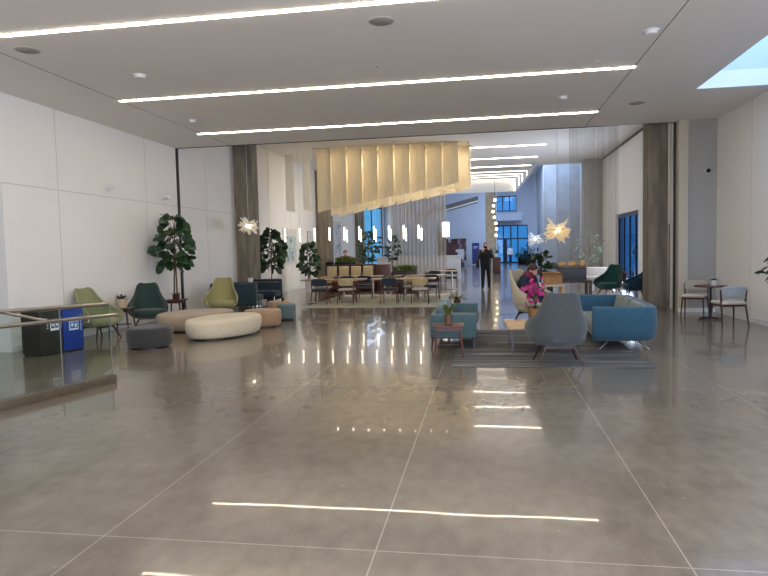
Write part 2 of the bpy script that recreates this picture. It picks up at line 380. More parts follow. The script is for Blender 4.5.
# ------------------------------------------------------------------ light strips
def strip(x0, x1, y, z, label, rz=0, parent=None):
    t = thing('ceiling_light_strip', label, 'light strip', ((x0+x1)/2, y, z), 0, 'linear ceiling lights')
    w = x1-x0
    MB().bx(-w/2-.01, w/2+.01, -.05, .05, -.004, -.001).build('frame', M_white, t, smooth=0)
    MB().bx(-w/2, w/2, -.036, .036, -.012, -.003).build('diffuser', M_strip, t, smooth=0)
    return t
strip(-6.5, 2.36, 7.22, H, 'long glowing ceiling light strip, nearest the viewer and widest')
strip(-6.52, 2.38, 10.66, H, 'long glowing ceiling light strip, second from the viewer, between nearest strip and strip before black slot')
strip(-6.6, 2.37, 13.97, H, 'long glowing ceiling light strip just before the black ceiling slot')
strip(at_y(312, 156, 24.0).x, 2.33, 24.87, H2, 'ceiling light strip just beyond the black ceiling slot, right of the fabric sculpture')
strip(-6.5, 2.26, 28.08, H2, 'second ceiling light strip beyond the black slot, right of the fabric sculpture')
strip(-6.3, 2.2, 30.9, H2, 'third ceiling light strip beyond the black slot, at the edge of the raised ceiling')
for i, y in enumerate((36.2, 40.45, 44.65, 50.6)):
    z = SL(y)
    t = thing('bent_light_strip', 'L-shaped light strip wrapping from raised ceiling down its side, %s counting from the front' % ORD[i], 'light strip', (0, y, z), 0, 'L-shaped lights in the raised ceiling')
    MB().bx(-4.5, x2-.03, -.035, .035, -.03, -.016).build('diffuser', M_strip2, t, smooth=0)
    MB().bx(x2-.025, x2-.002, -.035, .035, SB(y)-z+.02, -.016).build('side_diffuser', M_strip2, t, smooth=0)

# ------------------------------------------------------------------ ceiling fittings
def speaker(x, y, label):
    t = thing('ceiling_speaker', label, 'ceiling speaker', (x, y, H), 0, 'round ceiling speakers')
    MB().lathe([(.16, -.006), (.165, -.003), (.165, 0)], seg=32).build('rim', mat('speaker_rim', (196, 192, 186), .6), t)
    MB().lathe([(.14, -.009), (.145, -.005)], seg=32).build('grille', mat('speaker_grille', (156, 153, 148), .8), t)
speaker(-1.23, 7.8, 'round grey ceiling speaker behind the nearest light strip, near top centre')
speaker(-6.09, 7.79, 'round grey ceiling speaker near the left wall')
speaker(3.02, 13.36, 'round grey ceiling speaker beside the skylight')
def detector(x, y, label, r=.07):
    t = thing('smoke_detector', label, 'smoke detector', (x, y, H), 0, 'ceiling detectors')
    MB().lathe([(r, -.012), (r*1.05, 0)], seg=24).build('base', M_white, t)
    MB().lathe([(r*.45, -.06), (r*.75, -.05), (r*.85, -.013)], seg=24).build('head', M_white, t)
detector(2.2, 8.93, 'white smoke detector on the ceiling joint near the top right', .1)
detector(1.49, 12.42, 'white smoke detector between the two farther light strips', .08)
detector(-5.29, 9.24, 'white smoke detector on the left side of the ceiling', .1)
detector(-6.02, 12.52, 'small white smoke detector near left end of strip before slot', .08)
def sprinkler(x, y, label):
    t = thing('sprinkler', label, 'sprinkler', (x, y, H), 0, 'ceiling sprinklers')
    MB().lathe([(.035, -.006), (.035, 0)], seg=16).build('rose', M_white, t)
    MB().lathe([(.02, -.03), (.022, -.025), (.008, -.02), (.008, -.006)], seg=12).build('head', M_steel, t)
sprinkler(1.74, 10.2, 'tiny ceiling sprinkler behind the second light strip')
sprinkler(-1.6, 9.6, 'tiny ceiling sprinkler at centre, between nearest and second light strips')
# wall cameras, sensor
def wall_camera(y, z, label):
    t = thing('security_camera', label, 'camera', (XL, y, z), 0, 'wall cameras')
    MB().box((.02, 0, 0), (.04, .14, .14), .01).build('mount', M_white, t)
    MB().capsule((.05, 0, .02), (.22, -.12, .0), .055, .055).build('housing', M_white, t)
    MB().ball((.225, -.13, -.005), .042).build('lens', M_black, t)
wall_camera(12.5, 3.08, 'white wall camera over the seam, nearer of two on left wall')
wall_camera(14.9, 3.06, 'small white wall camera with dark lens beside the black slot')
t = thing('wall_sensor', 'small round black sensor high on the grey alcove wall', 'sensor', (5.05, 15.5, 3.25))
MB().cone((0, 0, 0), (0, -.03, 0), .06, .055, 16).build('base', M_white, t); MB().ball((0, -.05, 0), .05).build('head', M_black, t)

# ================================================================== FURNITURE PROTOTYPES
M_fab = lambda nm, rgb: mat(nm, rgb, .9, var=.08, scale=40, bump=.25, bscale=220, sheen=.2)
F_dkgreen = M_fab('dark_green_wool', (34, 58, 52)); F_olive = M_fab('olive_wool', (150, 146, 96)); F_lime = M_fab('pale_olive_wool', (136, 138, 100))
F_grey = M_fab('blue_grey_wool', (72, 79, 81)); F_cream = M_fab('cream_wool', (176, 168, 146)); F_emer = M_fab('emerald_wool', (28, 82, 76)); F_navyteal = M_fab('deep_teal_wool', (14, 62, 88))
F_sofa = M_fab('teal_blue_wool', (38, 80, 102)); F_sofaseat = M_fab('grey_green_wool', (104, 116, 112)); F_settee = M_fab('soft_teal_wool', (66, 92, 98)); F_bench = M_fab('dark_teal_leatherette', (36, 58, 70))
F_black = M_fab('charcoal_wool', (54, 54, 52)); F_taupe = M_fab('taupe_wool', (166, 148, 126)); F_ivory = M_fab('ivory_wool', (206, 194, 168)); F_tan = M_fab('tan_wool', (164, 134, 104)); F_pouf = M_fab('grey_teal_wool', (84, 104, 106))
F_dblue = M_fab('navy_fabric', (34, 48, 64)); F_sand = M_fab('sand_fabric', (190, 172, 132)); F_lgrey = M_fab('light_grey_fabric', (158, 166, 170)); F_seat = M_fab('oat_fabric', (196, 188, 172)); F_warmg = M_fab('warm_grey_fabric', (170, 160, 146))

def shell_profile(k):
    # (z, half width, back y, forward reach)
    tab = [(.25, .20, .18, .34), (.31, .33, .27, .50), (.40, .40, .31, .58), (.50, .405, .335, .60), (.57, .38, .35, .52), (.64, .325, .365, .34), (.72, .275, .38, .22), (.82, .24, .40, .15), (.92, .212, .42, .11), (.97, .18, .43, .09), (.985, .12, .432, .05)]
    x = k*(len(tab)-1); i = min(int(x), len(tab)-2); f_ = x-i
    return [a+(b-a)*f_ for a, b in zip(tab[i], tab[i+1])]
def make_lounge(label, fab, loc, rz, group, s=1.0):
    """high-back wing lounge chair; faces local -Y"""
    t = thing('lounge_chair', label, 'lounge chair', loc, rz, group)
    def fn(u, v):
        z, w, yb, e = shell_profile(v); a = (u*2-1)*PI/2
        sx = math.copysign(abs(math.sin(a))**.8, a)
        return (w*sx*s, (yb - e*(1-abs(math.cos(a))**.9))*s, z*s)
    o = MB().grid(fn, 25, 23).build('shell', fab, t, smooth=True); solid(o, .045*s, 0); subsurf(o)
    MB().lathe([(.0, .26), (.28, .26), (.345, .30), (.36, .36), (.34, .41), (.28, .43), (.1, .44), (0.001, .44)], (0, -.02, 0), 32, 1, .92, lump=lambda a: 1+.05*math.cos(4*a)).build('seat', fab, t, smooth=True).scale = (s, s, s)
    for sx in (-1, 1):
        for y0, y1 in ((-.17, -.26), (.17, .25)):
            MB().cone((sx*.30*s, y1*s, 0), (sx*.17*s, y0*s, .28*s), .014*s, .022*s, 10).build('leg', M_wood, t)
    MB().bx(-.19*s, .19*s, -.19*s, -.15*s, .22*s, .265*s).bx(-.19*s, .19*s, .15*s, .19*s, .22*s, .265*s).bx(-.02*s, .02*s, -.17*s, .17*s, .225*s, .262*s).build('leg_frame', M_wood, t)
    return t
LG = 'high-back wing lounge chairs'
def face(x, y): return math.atan2(x, -y)      # rotation that turns local -Y to (x, y)
ch_grey = make_lounge('blue-grey high-back lounge chair seen from behind on the striped rug', F_grey, (.96, 8.78, 0.0095), face(-.05, 1), LG)
def lounge(label, fab, loc, rz): return dup(ch_grey, loc, rz, label, LG, {'shell': fab, 'seat': fab})
lounge('dark green high-back lounge chair against left wall, beside the plant table', F_dkgreen, (-7.36, 12.75, 0), face(.55, -1))
lounge('olive green high-back lounge chair behind the oval ottomans', F_olive, (-6.62, 15.0, 0), face(.28, -1))
lounge('pale olive lounge chair behind the glass railing and blue bin', F_lime, (-7.5, 11.15, 0), face(1, -.25))
lounge('emerald green lounge chair in front of the blue side window', F_emer, (3.82, 20.45, 0), face(-.7, -.8))
lounge('deep blue-teal lounge chair with its side turned, beside the right concrete column', F_navyteal, (4.4, 19.6, 0), face(-1, .1))
ch_cream = lounge('cream high-back lounge chair holding the seated person beside pink orchid', F_cream, (.95, 12.98, 0), face(.8, -.62))
ch_cream.scale = (1.14, 1.14, 1.14)

# ---- ottomans
def ottoman(label, fab, x, y, a, b, h, rz=0, lump=None):
    t = thing('ottoman', label, 'ottoman', (x, y, 0), 0, 'round and oval ottomans')
    r = 1
    pr = [(.80, .03), (.90, .035), (.955, .07), (.985, .14), (1, h*.55), (1, h*.8), (.985, h-.035), (.955, h-.01), (.90, h), (.5, h+.006), (.02, h+.008)]
    MB().lathe(pr, (0, 0, 0), 56, a, b, rz, lump).build('cushion', fab, t, smooth=True)
    MB().lathe([(.8, 0), (.8, .031)], (0, 0, 0), 40, a, b, rz, lump).build('plinth', M_black, t)
    return t
ottoman('small round charcoal ottoman, nearest of the ottomans', F_black, -5.83, 10.12, .385, .40, .36)
ottoman('large oval ivory ottoman in front of the olive chair', F_ivory, -5.09, 11.62, .57, .92, .375, R(-16))
ottoman('large oval taupe ottoman behind the charcoal and ivory ottomans', F_taupe, -6.2, 12.68, .66, .88, .375, R(-30))
ottoman('round tan ottoman to the right of the ivory oval', F_tan, -4.83, 13.05, .40, .40, .37)
ottoman('small round tan ottoman behind the grey-teal cube pouf', F_tan, -5.25, 15.4, .30, .30, .36)
t = thing('pouf', 'cube-shaped grey-teal pouf with dark base at right end of ottomans', 'pouf', (-4.68, 14.25, 0), R(8))
MB().box((0, 0, .215), (.4, .4, .35), .04, 3).build('cushion', F_pouf, t); MB().box((0, 0, .02), (.38, .38, .04)).build('base', M_black, t)
MB().box((.202, .0, .21), (.006, .09, .34), .002).build('strap', M_black, t)
tag(MB().lathe([(.03, 0), (.04, .005), (.045, .09), (.04, .092), (.036, .012), (.001, .012)], seg=20).build('cup', M_black, loc=(-5.12, 15.3, .369)), 'small dark cup standing on the small tan ottoman', 'cup')

# ---- small walnut side tables / stands
def make_stand(label, loc, w, h, m, rz=0, group='walnut side tables'):
    t = thing('side_table', label, 'side table', loc, rz, group)
    MB().box((0, 0, h-.015), (w, w, .03), .008).build('top', m, t)
    MB().bx(-w*.42, w*.42, -w*.42, w*.42, h-.075, h-.03).build('apron', m, t)
    for sx in (-1, 1):
        for sy in (-1, 1):
            MB().cone((sx*w*.46, sy*w*.46, 0), (sx*w*.36, sy*w*.36, h-.03), .014, .022, 8).build('leg', m, t)
    MB().cone((-w*.43, 0, h*.35), (w*.43, 0, h*.35), .01, .01, 8).build('stretcher', m, t)
    return t
st = make_stand('walnut side table in front of the small teal settee', (-.56, 9.3, 0), .46, .48, M_woodr, R(4))
dup(st, (-.58, 12.75, 0), R(2), 'walnut side table hidden behind the small teal settee, under palm', 'walnut side tables')
dup(st, (-7.52, 12.0, 0), R(10), 'dark walnut side table between pale olive and dark green chairs', 'walnut side tables', {k: M_wood for k in ('top', 'apron', 'leg', 'stretcher')}).scale = (.95, .95, 1.1)
dup(st, (-7.45, 14.15, 0), R(5), 'walnut stand carrying the tall fig tree by the left wall', 'walnut side tables').scale = (1, 1, 1.1)

# ---- potted plants
def pot(t, r0, r1, h, m, seg=24):
    MB().lathe([(r0, 0), (r0+.004, .004), (r1, h), (r1-.012, h), (r1-.02, h-.03), (.002, h-.03)], seg=seg).build('pot', m, t)
    MB().lathe([(r1-.02, h-.045), (r1-.022, h-.028), (.002, h-.025)], seg=seg).build('soil', M_soil, t)
def tree(label, loc, h, trunks, n, rad, z0, L, W, leafm, seed, potspec=None, name='fig_tree', cat='plant', droop=.3, group='tall potted fig trees'):
    rnd = random.Random(seed)
    t = thing(name, label, cat, loc, 0, group)
    ph = 0
    if potspec: pot(t, *potspec[:3], potspec[3]); ph = potspec[2]-.04
    tips = []
    tb = MB()
    for k in range(trunks):
        a = rnd.uniform(0, 6.28); off = .05*(trunks > 1)
        p = Vector((off*math.cos(a+k*3), off*math.sin(a+k*3), ph)); q = p + Vector((rnd.uniform(-.06, .06), rnd.uniform(-.06, .06), (h-ph)*rnd.uniform(.8, .92)))
        mid = (p+q)/2 + Vector((rnd.uniform(-.03, .03), rnd.uniform(-.03, .03), 0))
        tb.cone(p, mid, .02, .016, 8).cone(mid, q, .016, .008, 8); tips.append((p, mid, q))
    fb = MB()
    for i in range(n):
        p, mid, q = tips[i % trunks]
        zt = rnd.uniform(z0, h); f_ = (zt-ph)/(q.z-ph)
        c = p+(q-p)*min(f_, 1); a = rnd.uniform(0, 6.28)
        env = math.sin(PI*min(1, max(.12, ((zt-z0)/(h-z0))*.82+.14)))
        rr = rad*env*rnd.uniform(.25, 1)
        b = Vector((c.x+rr*math.cos(a), c.y+rr*math.sin(a), zt))
        b.x = max(XL+.3-loc[0], min(XR-.22-loc[0], b.x))
        if i % 3 == 0: tb.cone(c-Vector((0, 0, .08)), b, .006, .004, 5)
        fb.leaf(b, (math.cos(a+rnd.uniform(-.6, .6)), math.sin(a+rnd.uniform(-.6, .6)), rnd.uniform(-.5, .7)), L*rnd.uniform(.7, 1.15), W*rnd.uniform(.8, 1.15), droop, upv=(rnd.uniform(-1, 1), rnd.uniform(-1.3, .3), rnd.uniform(-.2, 1)))
    tb.build('trunk', M_trunk, t); fb.build('foliage', leafm, t, smooth=True)
    return t
t = tree('tall fiddle-leaf fig on a walnut stand against the left wall', (-7.42, 14.15, .529), 1.98, 2, 140, .44, .80, .24, .22, M_leaf, 3, (.075, .09, .12, M_woodr))
fb = MB()
for k in range(7): a = k*.9+2; fb.leaf((0, 0, .1), (math.cos(a), math.sin(a), .7), .24, .07, .4)
fb.build('lower_leaf', M_leaf4, t, smooth=True)
tree('bushy fiddle-leaf fig in front of the left concrete column', (-7.42, 21.0, 0), 2.4, 1, 190, .44, 1.02, .24, .21, M_leaf, 5, (.17, .2, .38, M_black))
tree('slim fig tree in a white pot left of the dining rug', (-6.95, 24.2, 0), 1.95, 2, 140, .36, .72, .24, .2, M_leaf, 8, (.16, .19, .45, M_white))
tree('leafy tree behind the banquette with cream cushions', (-5.25, 28.2, 0), 2.5, 2, 150, .5, 1.1, .22, .13, M_leaf, 11, (.25, .3, .9, M_wood))
tree('dark leafy tree at the left edge of the mesh curtain', (-4.15, 28.0, 0), 2.25, 1, 90, .3, 1.1, .2, .12, M_leaf, 12, (.2, .22, .6, M_wood))
tree('pale dusty-leaved tree beyond the boxes, left of the side window', (4.25, 27.2, 0), 2.2, 3, 150, .62, .95, .16, .07, M_leaf2, 14, (.2, .24, .5, M_concl))
tree('dark blue-green fig cut off by the right edge of the view', (4.86, 11.0, 0), 1.58, 2, 70, .36, .85, .2, .085, mat('dark_teal_leaf', (16, 48, 48), .45, var=.25), 21, (.17, .2, .4, M_white), droop=.45)
tree('round-leaved plant rising behind the cardboard box', (1.40, 16.45, 0), 1.42, 2, 60, .3, .86, .19, .16, M_leaf, 25, (.16, .2, .5, M_black), group=None)
def rosette(label, name, loc, n, L, W, leafm, potspec, seed, rise=(.5, 1.3), droop=.5, z=None):
    rnd = random.Random(seed); t = thing(name, label, 'plant', loc); pot(t, *potspec[:3], potspec[3])
    b = MB(); z = potspec[2]-.03
    for k in range(n):
        a = 2*PI*k/n+rnd.uniform(-.2, .2); e = rnd.uniform(*rise)
        b.leaf((0, 0, z), (math.cos(a), math.sin(a), e), L*rnd.uniform(.75, 1.1), W, droop)
    b.build('foliage', leafm, t, smooth=True); return t
M_potb = mat('brown_ceramic', (92, 66, 44), .5, var=.15); M_potc = mat('buff_ceramic', (196, 176, 146), .5)
rosette('spiky green plant in brown pot on front walnut side table', 'potted_palm', (-.56, 9.3, .481), 20, .30, .03, M_leaf4, (.055, .06, .15, M_potb), 2, (.9, 2.4), .3)
rosette('small arching palm in dark pot behind the teal settee', 'potted_palm', (-.58, 12.75, .481), 20, .5, .04, M_leaf4, (.055, .07, .09, M_potb), 4, (.5, 1.6), .55)
rosette('dark purple succulent in a buff pot beside the dark green chair', 'potted_succulent', (-7.52, 12.0, .529), 22, .19, .05, mat('purple_leaf', (58, 50, 52), .5, var=.3), (.1, .12, .19, M_potc), 6, (.4, 1.8), .2)
rosette('small green plant in white pot on the right cafe table', 'potted_plant', (4.68, 13.95, .714), 26, .15, .05, mat('sage_leaf', (92, 112, 84), .5, var=.3), (.055, .07, .11, M_white), 7, (.3, 1.5), .35)
rosette('tiny plant in white pot on the table between dark teal benches', 'potted_plant', (-7.12, 18.28, .726), 10, .06, .03, M_leaf, (.07, .08, .13, M_white), 9, (.8, 2), .1)

# ---- dining / cafe chairs
def make_dining(label, fab, seatm, wood, loc, rz, group):
    t = thing('dining_chair', label, 'chair', loc, rz, group)
    MB().box((0, -.01, .445), (.46, .45, .06), .025, 3).build('seat', seatm, t)
    def fn(u, v):
        a = (u-.5)*2; return (.235*a*(1-.08*(v-.5)**2), .245-.10*a*a + .05*v, .55+.23*v - .02*abs(a)**6*(2*v-1)*2)
    o = MB().grid(fn, 15, 7).build('backrest', fab, t, smooth=True); solid(o, .035, 0); subsurf(o)
    for sx in (-1, 1):
        MB().cone((sx*.23, -.24, 0), (sx*.205, -.19, .42), .013, .018, 8).build('leg', wood, t)
        MB().cone((sx*.25, .27, 0), (sx*.225, .18, .44), .013, .019, 8).cone((sx*.225, .18, .44), (sx*.245, .19, .7), .019, .012, 8).build('leg', wood, t)
    MB().bx(-.205, .205, -.2, -.175, .375, .418).bx(-.205, .205, .165, .19, .375, .418).bx(-.215, -.19, -.19, .18, .375, .418).bx(.19, .215, -.19, .18, .375, .418).build('seat_frame', wood, t)
    return t
cafe = make_dining('light grey cafe chair with oat seat, nearer the viewer at right table', F_lgrey, F_seat, M_wood, (4.72, 13.0, 0), R(-172), 'chairs at the right cafe table')
cafe.rotation_euler = (0, 0, PI+R(8)); cafe.location = (4.62, 12.98, 0)
dup(cafe, (4.55, 14.74, 0), R(-28), 'warm grey cafe chair behind the right table, beside the beige jamb', 'chairs at the right cafe table', {'backrest': F_warmg})
t = thing('cafe_table', 'small round dark cafe table in the right corner', 'table', (4.62, 13.95, 0))
MB().lathe([(.30, .685), (.32, .69), (.325, .705), (.32, .715), (.002, .715)], seg=40).build('tabletop', M_woodr, t)
MB().cone((0, 0, .03), (0, 0, .69), .025, .025, 14).build('column', M_black, t)
b = MB()
for k in range(4): a = k*PI/2+.4; b.cone((0, 0, .045), (.3*math.cos(a), .3*math.sin(a), .012), .016, .011, 8)
b.build('foot', M_black, t)

DG = 'dining chairs on the pale rug'
dn = make_dining('navy dining chair with back to viewer, leftmost of the front row', F_dblue, F_dblue, M_woodr, (-4.96, 18.45, 0), PI, DG)
sw = {'sand': {'backrest': F_sand, 'seat': F_seat}, 'navy': None}
def dchair(x, y, rz, kind, label): dup(dn, (x, y, 0.0115), rz, label, DG, sw[kind])
dn.location.z = .0115
# rotation PI: back towards viewer (seat faces +Y)
dn.rotation_euler = (0, 0, PI)
# backs sit at local +Y, so a chair turned by PI has its back on the near side
dchair(-4.14, 18.45, PI, 'sand', 'sand-backed dining chair with back to viewer at left front table')
dchair(-2.82, 18.35, PI, 'navy', 'navy dining chair with back to viewer at the right front table')
dchair(-1.9, 18.3, PI, 'sand', 'sand-backed dining chair with back to viewer, rightmost of the front row')
dchair(-4.45, 19.75, R(8), 'navy', 'navy dining chair across left front table, facing viewer, behind sand chair')
dchair(-5.2, 19.75, R(-6), 'sand', 'sand dining chair facing viewer across the left front table, at its left end')
dchair(-3.95, 20.35, PI+R(5), 'navy', 'navy dining chair with back to viewer at the left rear table')
dchair(-2.35, 19.65, R(5), 'sand', 'sand dining chair facing viewer across the right front table')
dchair(-1.72, 19.65, R(-4), 'navy', 'navy dining chair facing viewer across right front table, at right end')
dchair(-2.5, 20.45, PI, 'navy', 'navy dining chair with back to viewer at the right rear table')
dchair(-1.75, 20.45, PI, 'sand', 'sand dining chair with back to viewer at the right rear table')
dchair(-3.0, 22.0, R(4), 'navy', 'navy dining chair facing viewer across the right rear table')
def dtable(x, y, w, label, d=.72):
    t = thing('dining_table', label, 'table', (x, y, .008), 0, 'wooden dining tables')
    MB().box((0, 0, .715), (w, d, .035), .006).build('tabletop', M_tblt, t)
    for s in (-1, 1):
        q = MB().cone((s*w*.3, 0, .02), (s*w*.3, 0, .7), .035, .035, 12).build('pedestal', M_steel, t)
        MB().lathe([(.22, 0), (.22, .012), (.05, .025)], (s*w*.3, 0, 0), 24).build('base', M_steel, q)
    return t
dtable(-4.68, 19.05, 1.98, 'long wooden dining table at front left of the pale rug')
dtable(-2.48, 18.95, 1.95, 'long wooden dining table at front right of the pale rug')
dtable(-4.35, 21.15, 1.7, 'wooden dining table behind the front left table')
dtable(-2.2, 21.2, 1.8, 'wooden dining table behind the front right table')
dtable(-1.7, 25.0, 1.2, 'small wooden table in front of the mesh curtain, far right')
for i, (x, y, r) in enumerate(((-1.95, 24.3, PI), (-1.4, 25.7, 0))):
    dup(dn, (x, y, 0), r, ('navy dining chair with back to viewer at the small far table', 'navy dining chair behind the small far table by mesh curtain')[i], DG)
MB_r = MB().box((0, 0, .004), (3.98, 5.0, .008))
o = MB_r.build('area_rug', rug_mat('pale_rug', [(176, 176, 158), (196, 192, 172), (186, 186, 168), (200, 197, 178), (180, 182, 164)], .5), loc=(-3.24, 19.85, 0), smooth=0)
tag(o, 'pale cream rug under the dining tables', 'rug')
# small table decor
for x, y, lab in ((-4.6, 19.05, 'small dark cup on the front left dining table'), (-2.9, 18.95, 'small dark cup on the front right dining table'), (-4.2, 21.1, 'small dark cup on the rear left dining table'), (-2.0, 21.2, 'small dark cup on the rear right dining table')):
    tag(MB().lathe([(.04, 0), (.05, .005), (.055, .1), (.048, .1), (.04, .012), (.001, .012)], seg=20).build('cup', mat('stoneware', (104, 96, 84), .5), loc=(x, y, .741)), lab, 'cup', 'cups on dining tables')

# ---- banquette, planters, counters
t = thing('banquette', 'dark wooden banquette wall with four cream back cushions', 'banquette', (-5.28, 24.2, 0))
MB().bx(-1.0, 1.0, .0, .5, 0, 1.04).bx(-1.03, 1.03, -.03, .53, 1.04, 1.075).build('cabinet', M_wood, t, smooth=0)
MB().bx(-1.0, 1.0, -.5, 0, .12, .44, .02).build('seat', M_woodr, t)
for k in range(4): MB().box((-.73+.485*k, -.06, .78), (.39, .1, .46), .03, 3, rx=R(-6)).build('back_cushion', F_sand, t)
t = thing('wooden_cabinet', 'reddish wooden cabinet at right end of the banquette', 'cabinet', (-3.98, 24.4, 0))
MB().bx(-.26, .26, -.25, .25, 0, 1.05, .005).build('carcass', M_woodr, t); MB().bx(-.235, .235, -.262, -.25, .05, 1.0, .003).build('door', M_woodr, t); MB().cone((.18, -.275, .5), (.18, -.275, .62), .008, .008, 8).build('handle', M_steel, t)
def grass_planter(label, loc, w, d, h, boxm, hh, seed):
    rnd = random.Random(seed); t = thing('grass_planter', label, 'planter', loc, 0, 'long planters of grass')
    MB().bx(-w/2, w/2, -d/2, d/2, 0, h, .006).build('planter_box', boxm, t)
    b = MB()
    for i in range(340):
        x, y = rnd.uniform(-w*.48, w*.48), rnd.uniform(-d*.45, d*.45); a = rnd.uniform(0, 6.28)
        k = 1-.25*abs(x)/(w*.5)
        b.leaf((x, y, h-.02), (.35*math.cos(a), .35*math.sin(a), 1), hh*k*rnd.uniform(.7, 1.1), .022, .08)
    b.build('grass', M_leaf3, t, smooth=True); return t
grass_planter('low planter of green grass on top of the wooden banquette', (-5.52, 24.5, 1.075), .85, .3, .1, M_black, .3, 3)
grass_planter('dark free-standing planter of green grass behind the right dining tables', (-3.0, 23.4, 0), .9, .4, .82, M_wood, .3, 4)
t = thing('shoulder_bag', 'dark slouched bag lying on the left end of the banquette', 'bag', (-6.14, 24.42, 1.075))
MB().ball((0, 0, .075), (.17, .1, .075), 16).ball((-.1, 0, .06), (.1, .08, .06), 12).build('body', M_black, t, smooth=True)
MB().tube([(-.12, 0, .1), (-.06, 0, .17), (.06, 0, .18), (.13, 0, .1)], .012).build('strap', M_black, t)
t = thing('counter', 'white counter standing behind the grey mesh curtain', 'counter', (-3.5, 33.2, 0))
MB().bx(-2.2, 2.2, -.35, .35, 0, 1.2, .01).build('body', M_wallblue, t); MB().bx(-2.25, 2.25, -.4, .4, 1.2, 1.25, .008).build('worktop', M_white, t)

# ---- dark teal benches left
def bench(label, loc, rz, w):
    t = thing('high_back_bench', label, 'sofa', loc, rz, 'dark teal benches')
    MB().box((0, .3, .47), (w, .14, .72), .05, 3).build('backrest', F_bench, t)
    MB().box((0, -.06, .34), (w*.97, .6, .2), .05, 3).build('seat', F_bench, t)
    for sx in (-1, 1):
        for y in (-.28, .3): MB().cone((sx*w*.42, y, 0), (sx*w*.42, y, .25), .012, .015, 8).build('leg', M_chrome, t)
    return t
bench('dark teal bench with its back to viewer behind the olive chair', (-7.15, 17.3, 0), PI, 1.38).scale = (1, 1, .92)
bench('dark teal bench facing viewer below the left concrete column', (-7.2, 20.35, 0), 0, .98).location = (-7.0, 19.15, 0)
[o for o in COL.objects if o.name == 'high_back_bench.001'][0].scale = (1, 1, .92)
t = thing('booth_table', 'dark narrow table between the two dark teal benches', 'table', (-6.95, 18.28, 0))
MB().box((0, 0, .705), (1.35, .46, .04), .005).build('tabletop', M_wood, t)
MB().cone((0, 0, .02), (0, 0, .69), .04, .04).lathe([(.24, 0), (.24, .02), (.04, .03)]).build('pedestal', M_chrome, t)

# ================================================================== SEATING ON THE STRIPED RUG
o = MB().box((0, 0, .003), (2.62, 3.9, .006)).build('area_rug', rug_mat('striped_rug', [(50, 52, 56), (98, 98, 98), (62, 64, 68), (128, 127, 124), (44, 47, 52), (92, 92, 94), (58, 60, 66)], .16), loc=(.84, 10.4, 0), smooth=0)
tag(o, 'grey striped rug under the teal sofa and coffee table', 'rug')

def rounded_u(w, d, r, n=8):
    """U path open on local -X: arms along X at y=+-w/2, back at x=d/2"""
    pts = [(-d/2, -w/2)]
    for k in range(n+1):
        a = -PI/2+PI/2*k/n; pts.append((d/2-r+r*math.cos(a), -w/2+r+r*math.sin(a)))
    for k in range(n+1):
        a = PI/2*k/n; pts.append((d/2-r+r*math.cos(a), w/2-r+r*math.sin(a)))
    pts.append((-d/2, w/2)); return pts
def u_wall(path, prof):
    """sweep a closed (inset, z) profile along a path; inset is measured inwards (left of travel)"""
    n = len(path); vs = []; fs = []; m = len(prof)
    for i, p in enumerate(path):
        a = Vector(path[max(0, i-1)]); b = Vector(path[min(n-1, i+1)]); d = (b-a).normalized(); nrm = Vector((-d.y, d.x))
        for off, z in prof: vs.append((p[0]+nrm.x*off, p[1]+nrm.y*off, z))
    for i in range(n-1):
        for j in range(m): fs.append((i*m+j, i*m+(j+1) % m, (i+1)*m+(j+1) % m, (i+1)*m+j))
    fs.append(tuple(range(m-1, -1, -1))); fs.append(tuple((n-1)*m+j for j in range(m)))
    return MB().poly(vs, fs)
# large sofa, opens to -X
t = thing('sofa', 'large teal-blue sofa with wraparound back and chrome legs', 'sofa', (2.13, 11.1, 0.0095), R(-3))
pr = [(.10, .13), (.03, .17), (.0, .26), (-.01, .45), (0, .63), (.03, .66), (.09, .66), (.12, .63), (.13, .4), (.14, .13)]
path = rounded_u(2.6, .95, .24, 10)
sh = u_wall(path, pr).build('shell', F_sofa, t, smooth=60)
bv = sh.modifiers.new('bev', 'BEVEL'); bv.width = .02; bv.segments = 2; bv.limit_method = 'ANGLE'; bv.angle_limit = R(50)
MB().box((-.02, 0, .25), (.86, 2.3, .22), .06, 3).build('seat', F_sofaseat, t)
for k in range(3): MB().box((.255, -.74+.74*k, .52), (.16, .72, .34), .06, 3, ry=R(10)).build('back_cushion', F_sofaseat, t)
for sx in (-1, 1):
    for sy in (-1, 1): MB().cone((sx*.36, sy*1.16, 0), (sx*.18, sy*1.04, .15), .010, .014, 10).build('leg', M_chrome, t)
# settee, opens to +X
t = thing('settee', 'small soft-teal settee with wooden legs beside walnut side table', 'sofa', (-.53, 10.95, .0), PI)
path = rounded_u(2.1, .74, .1, 5)
pr2 = [(.0, .2), (0, .53), (.02, .56), (.1, .56), (.12, .53), (.12, .2)]
sh = u_wall(path, pr2).build('shell', F_settee, t, smooth=50)
MB().box((-.02, 0, .31), (.66, 1.84, .2), .05, 3).build('seat', F_settee, t)
for k in range(2): MB().box((.2, -.45+.9*k, .5), (.14, .86, .32), .05, 3, ry=R(10)).build('back_cushion', F_settee, t)
MB().bx(-.35, .35, -1.0, -.95, .17, .2).bx(-.35, .35, .95, 1.0, .17, .2).bx(-.35, -.3, -1, 1, .17, .2).bx(.3, .35, -1, 1, .17, .2).build('base_frame', M_wood, t)
for sx in (-1, 1):
    for sy in (-1, 1): MB().cone((sx*.34, sy*1.0, 0), (sx*.32, sy*.97, .18), .014, .02, 8).build('leg', M_wood, t)
for x, y, lab in ((-.68, 10.45, 'pale teal throw pillow nearer the viewer on small settee'), (-.7, 11.45, 'pale teal throw pillow at the far end of small settee')):
    o = MB().box((0, 0, 0), (.12, .38, .36), .05, 4, ry=R(-14)).build('throw_pillow', M_fab('pale_teal_pillow', (112, 140, 144)), loc=(x, y, .53), smooth=True)
    tag(o, lab, 'pillow', 'pillows on the settee')
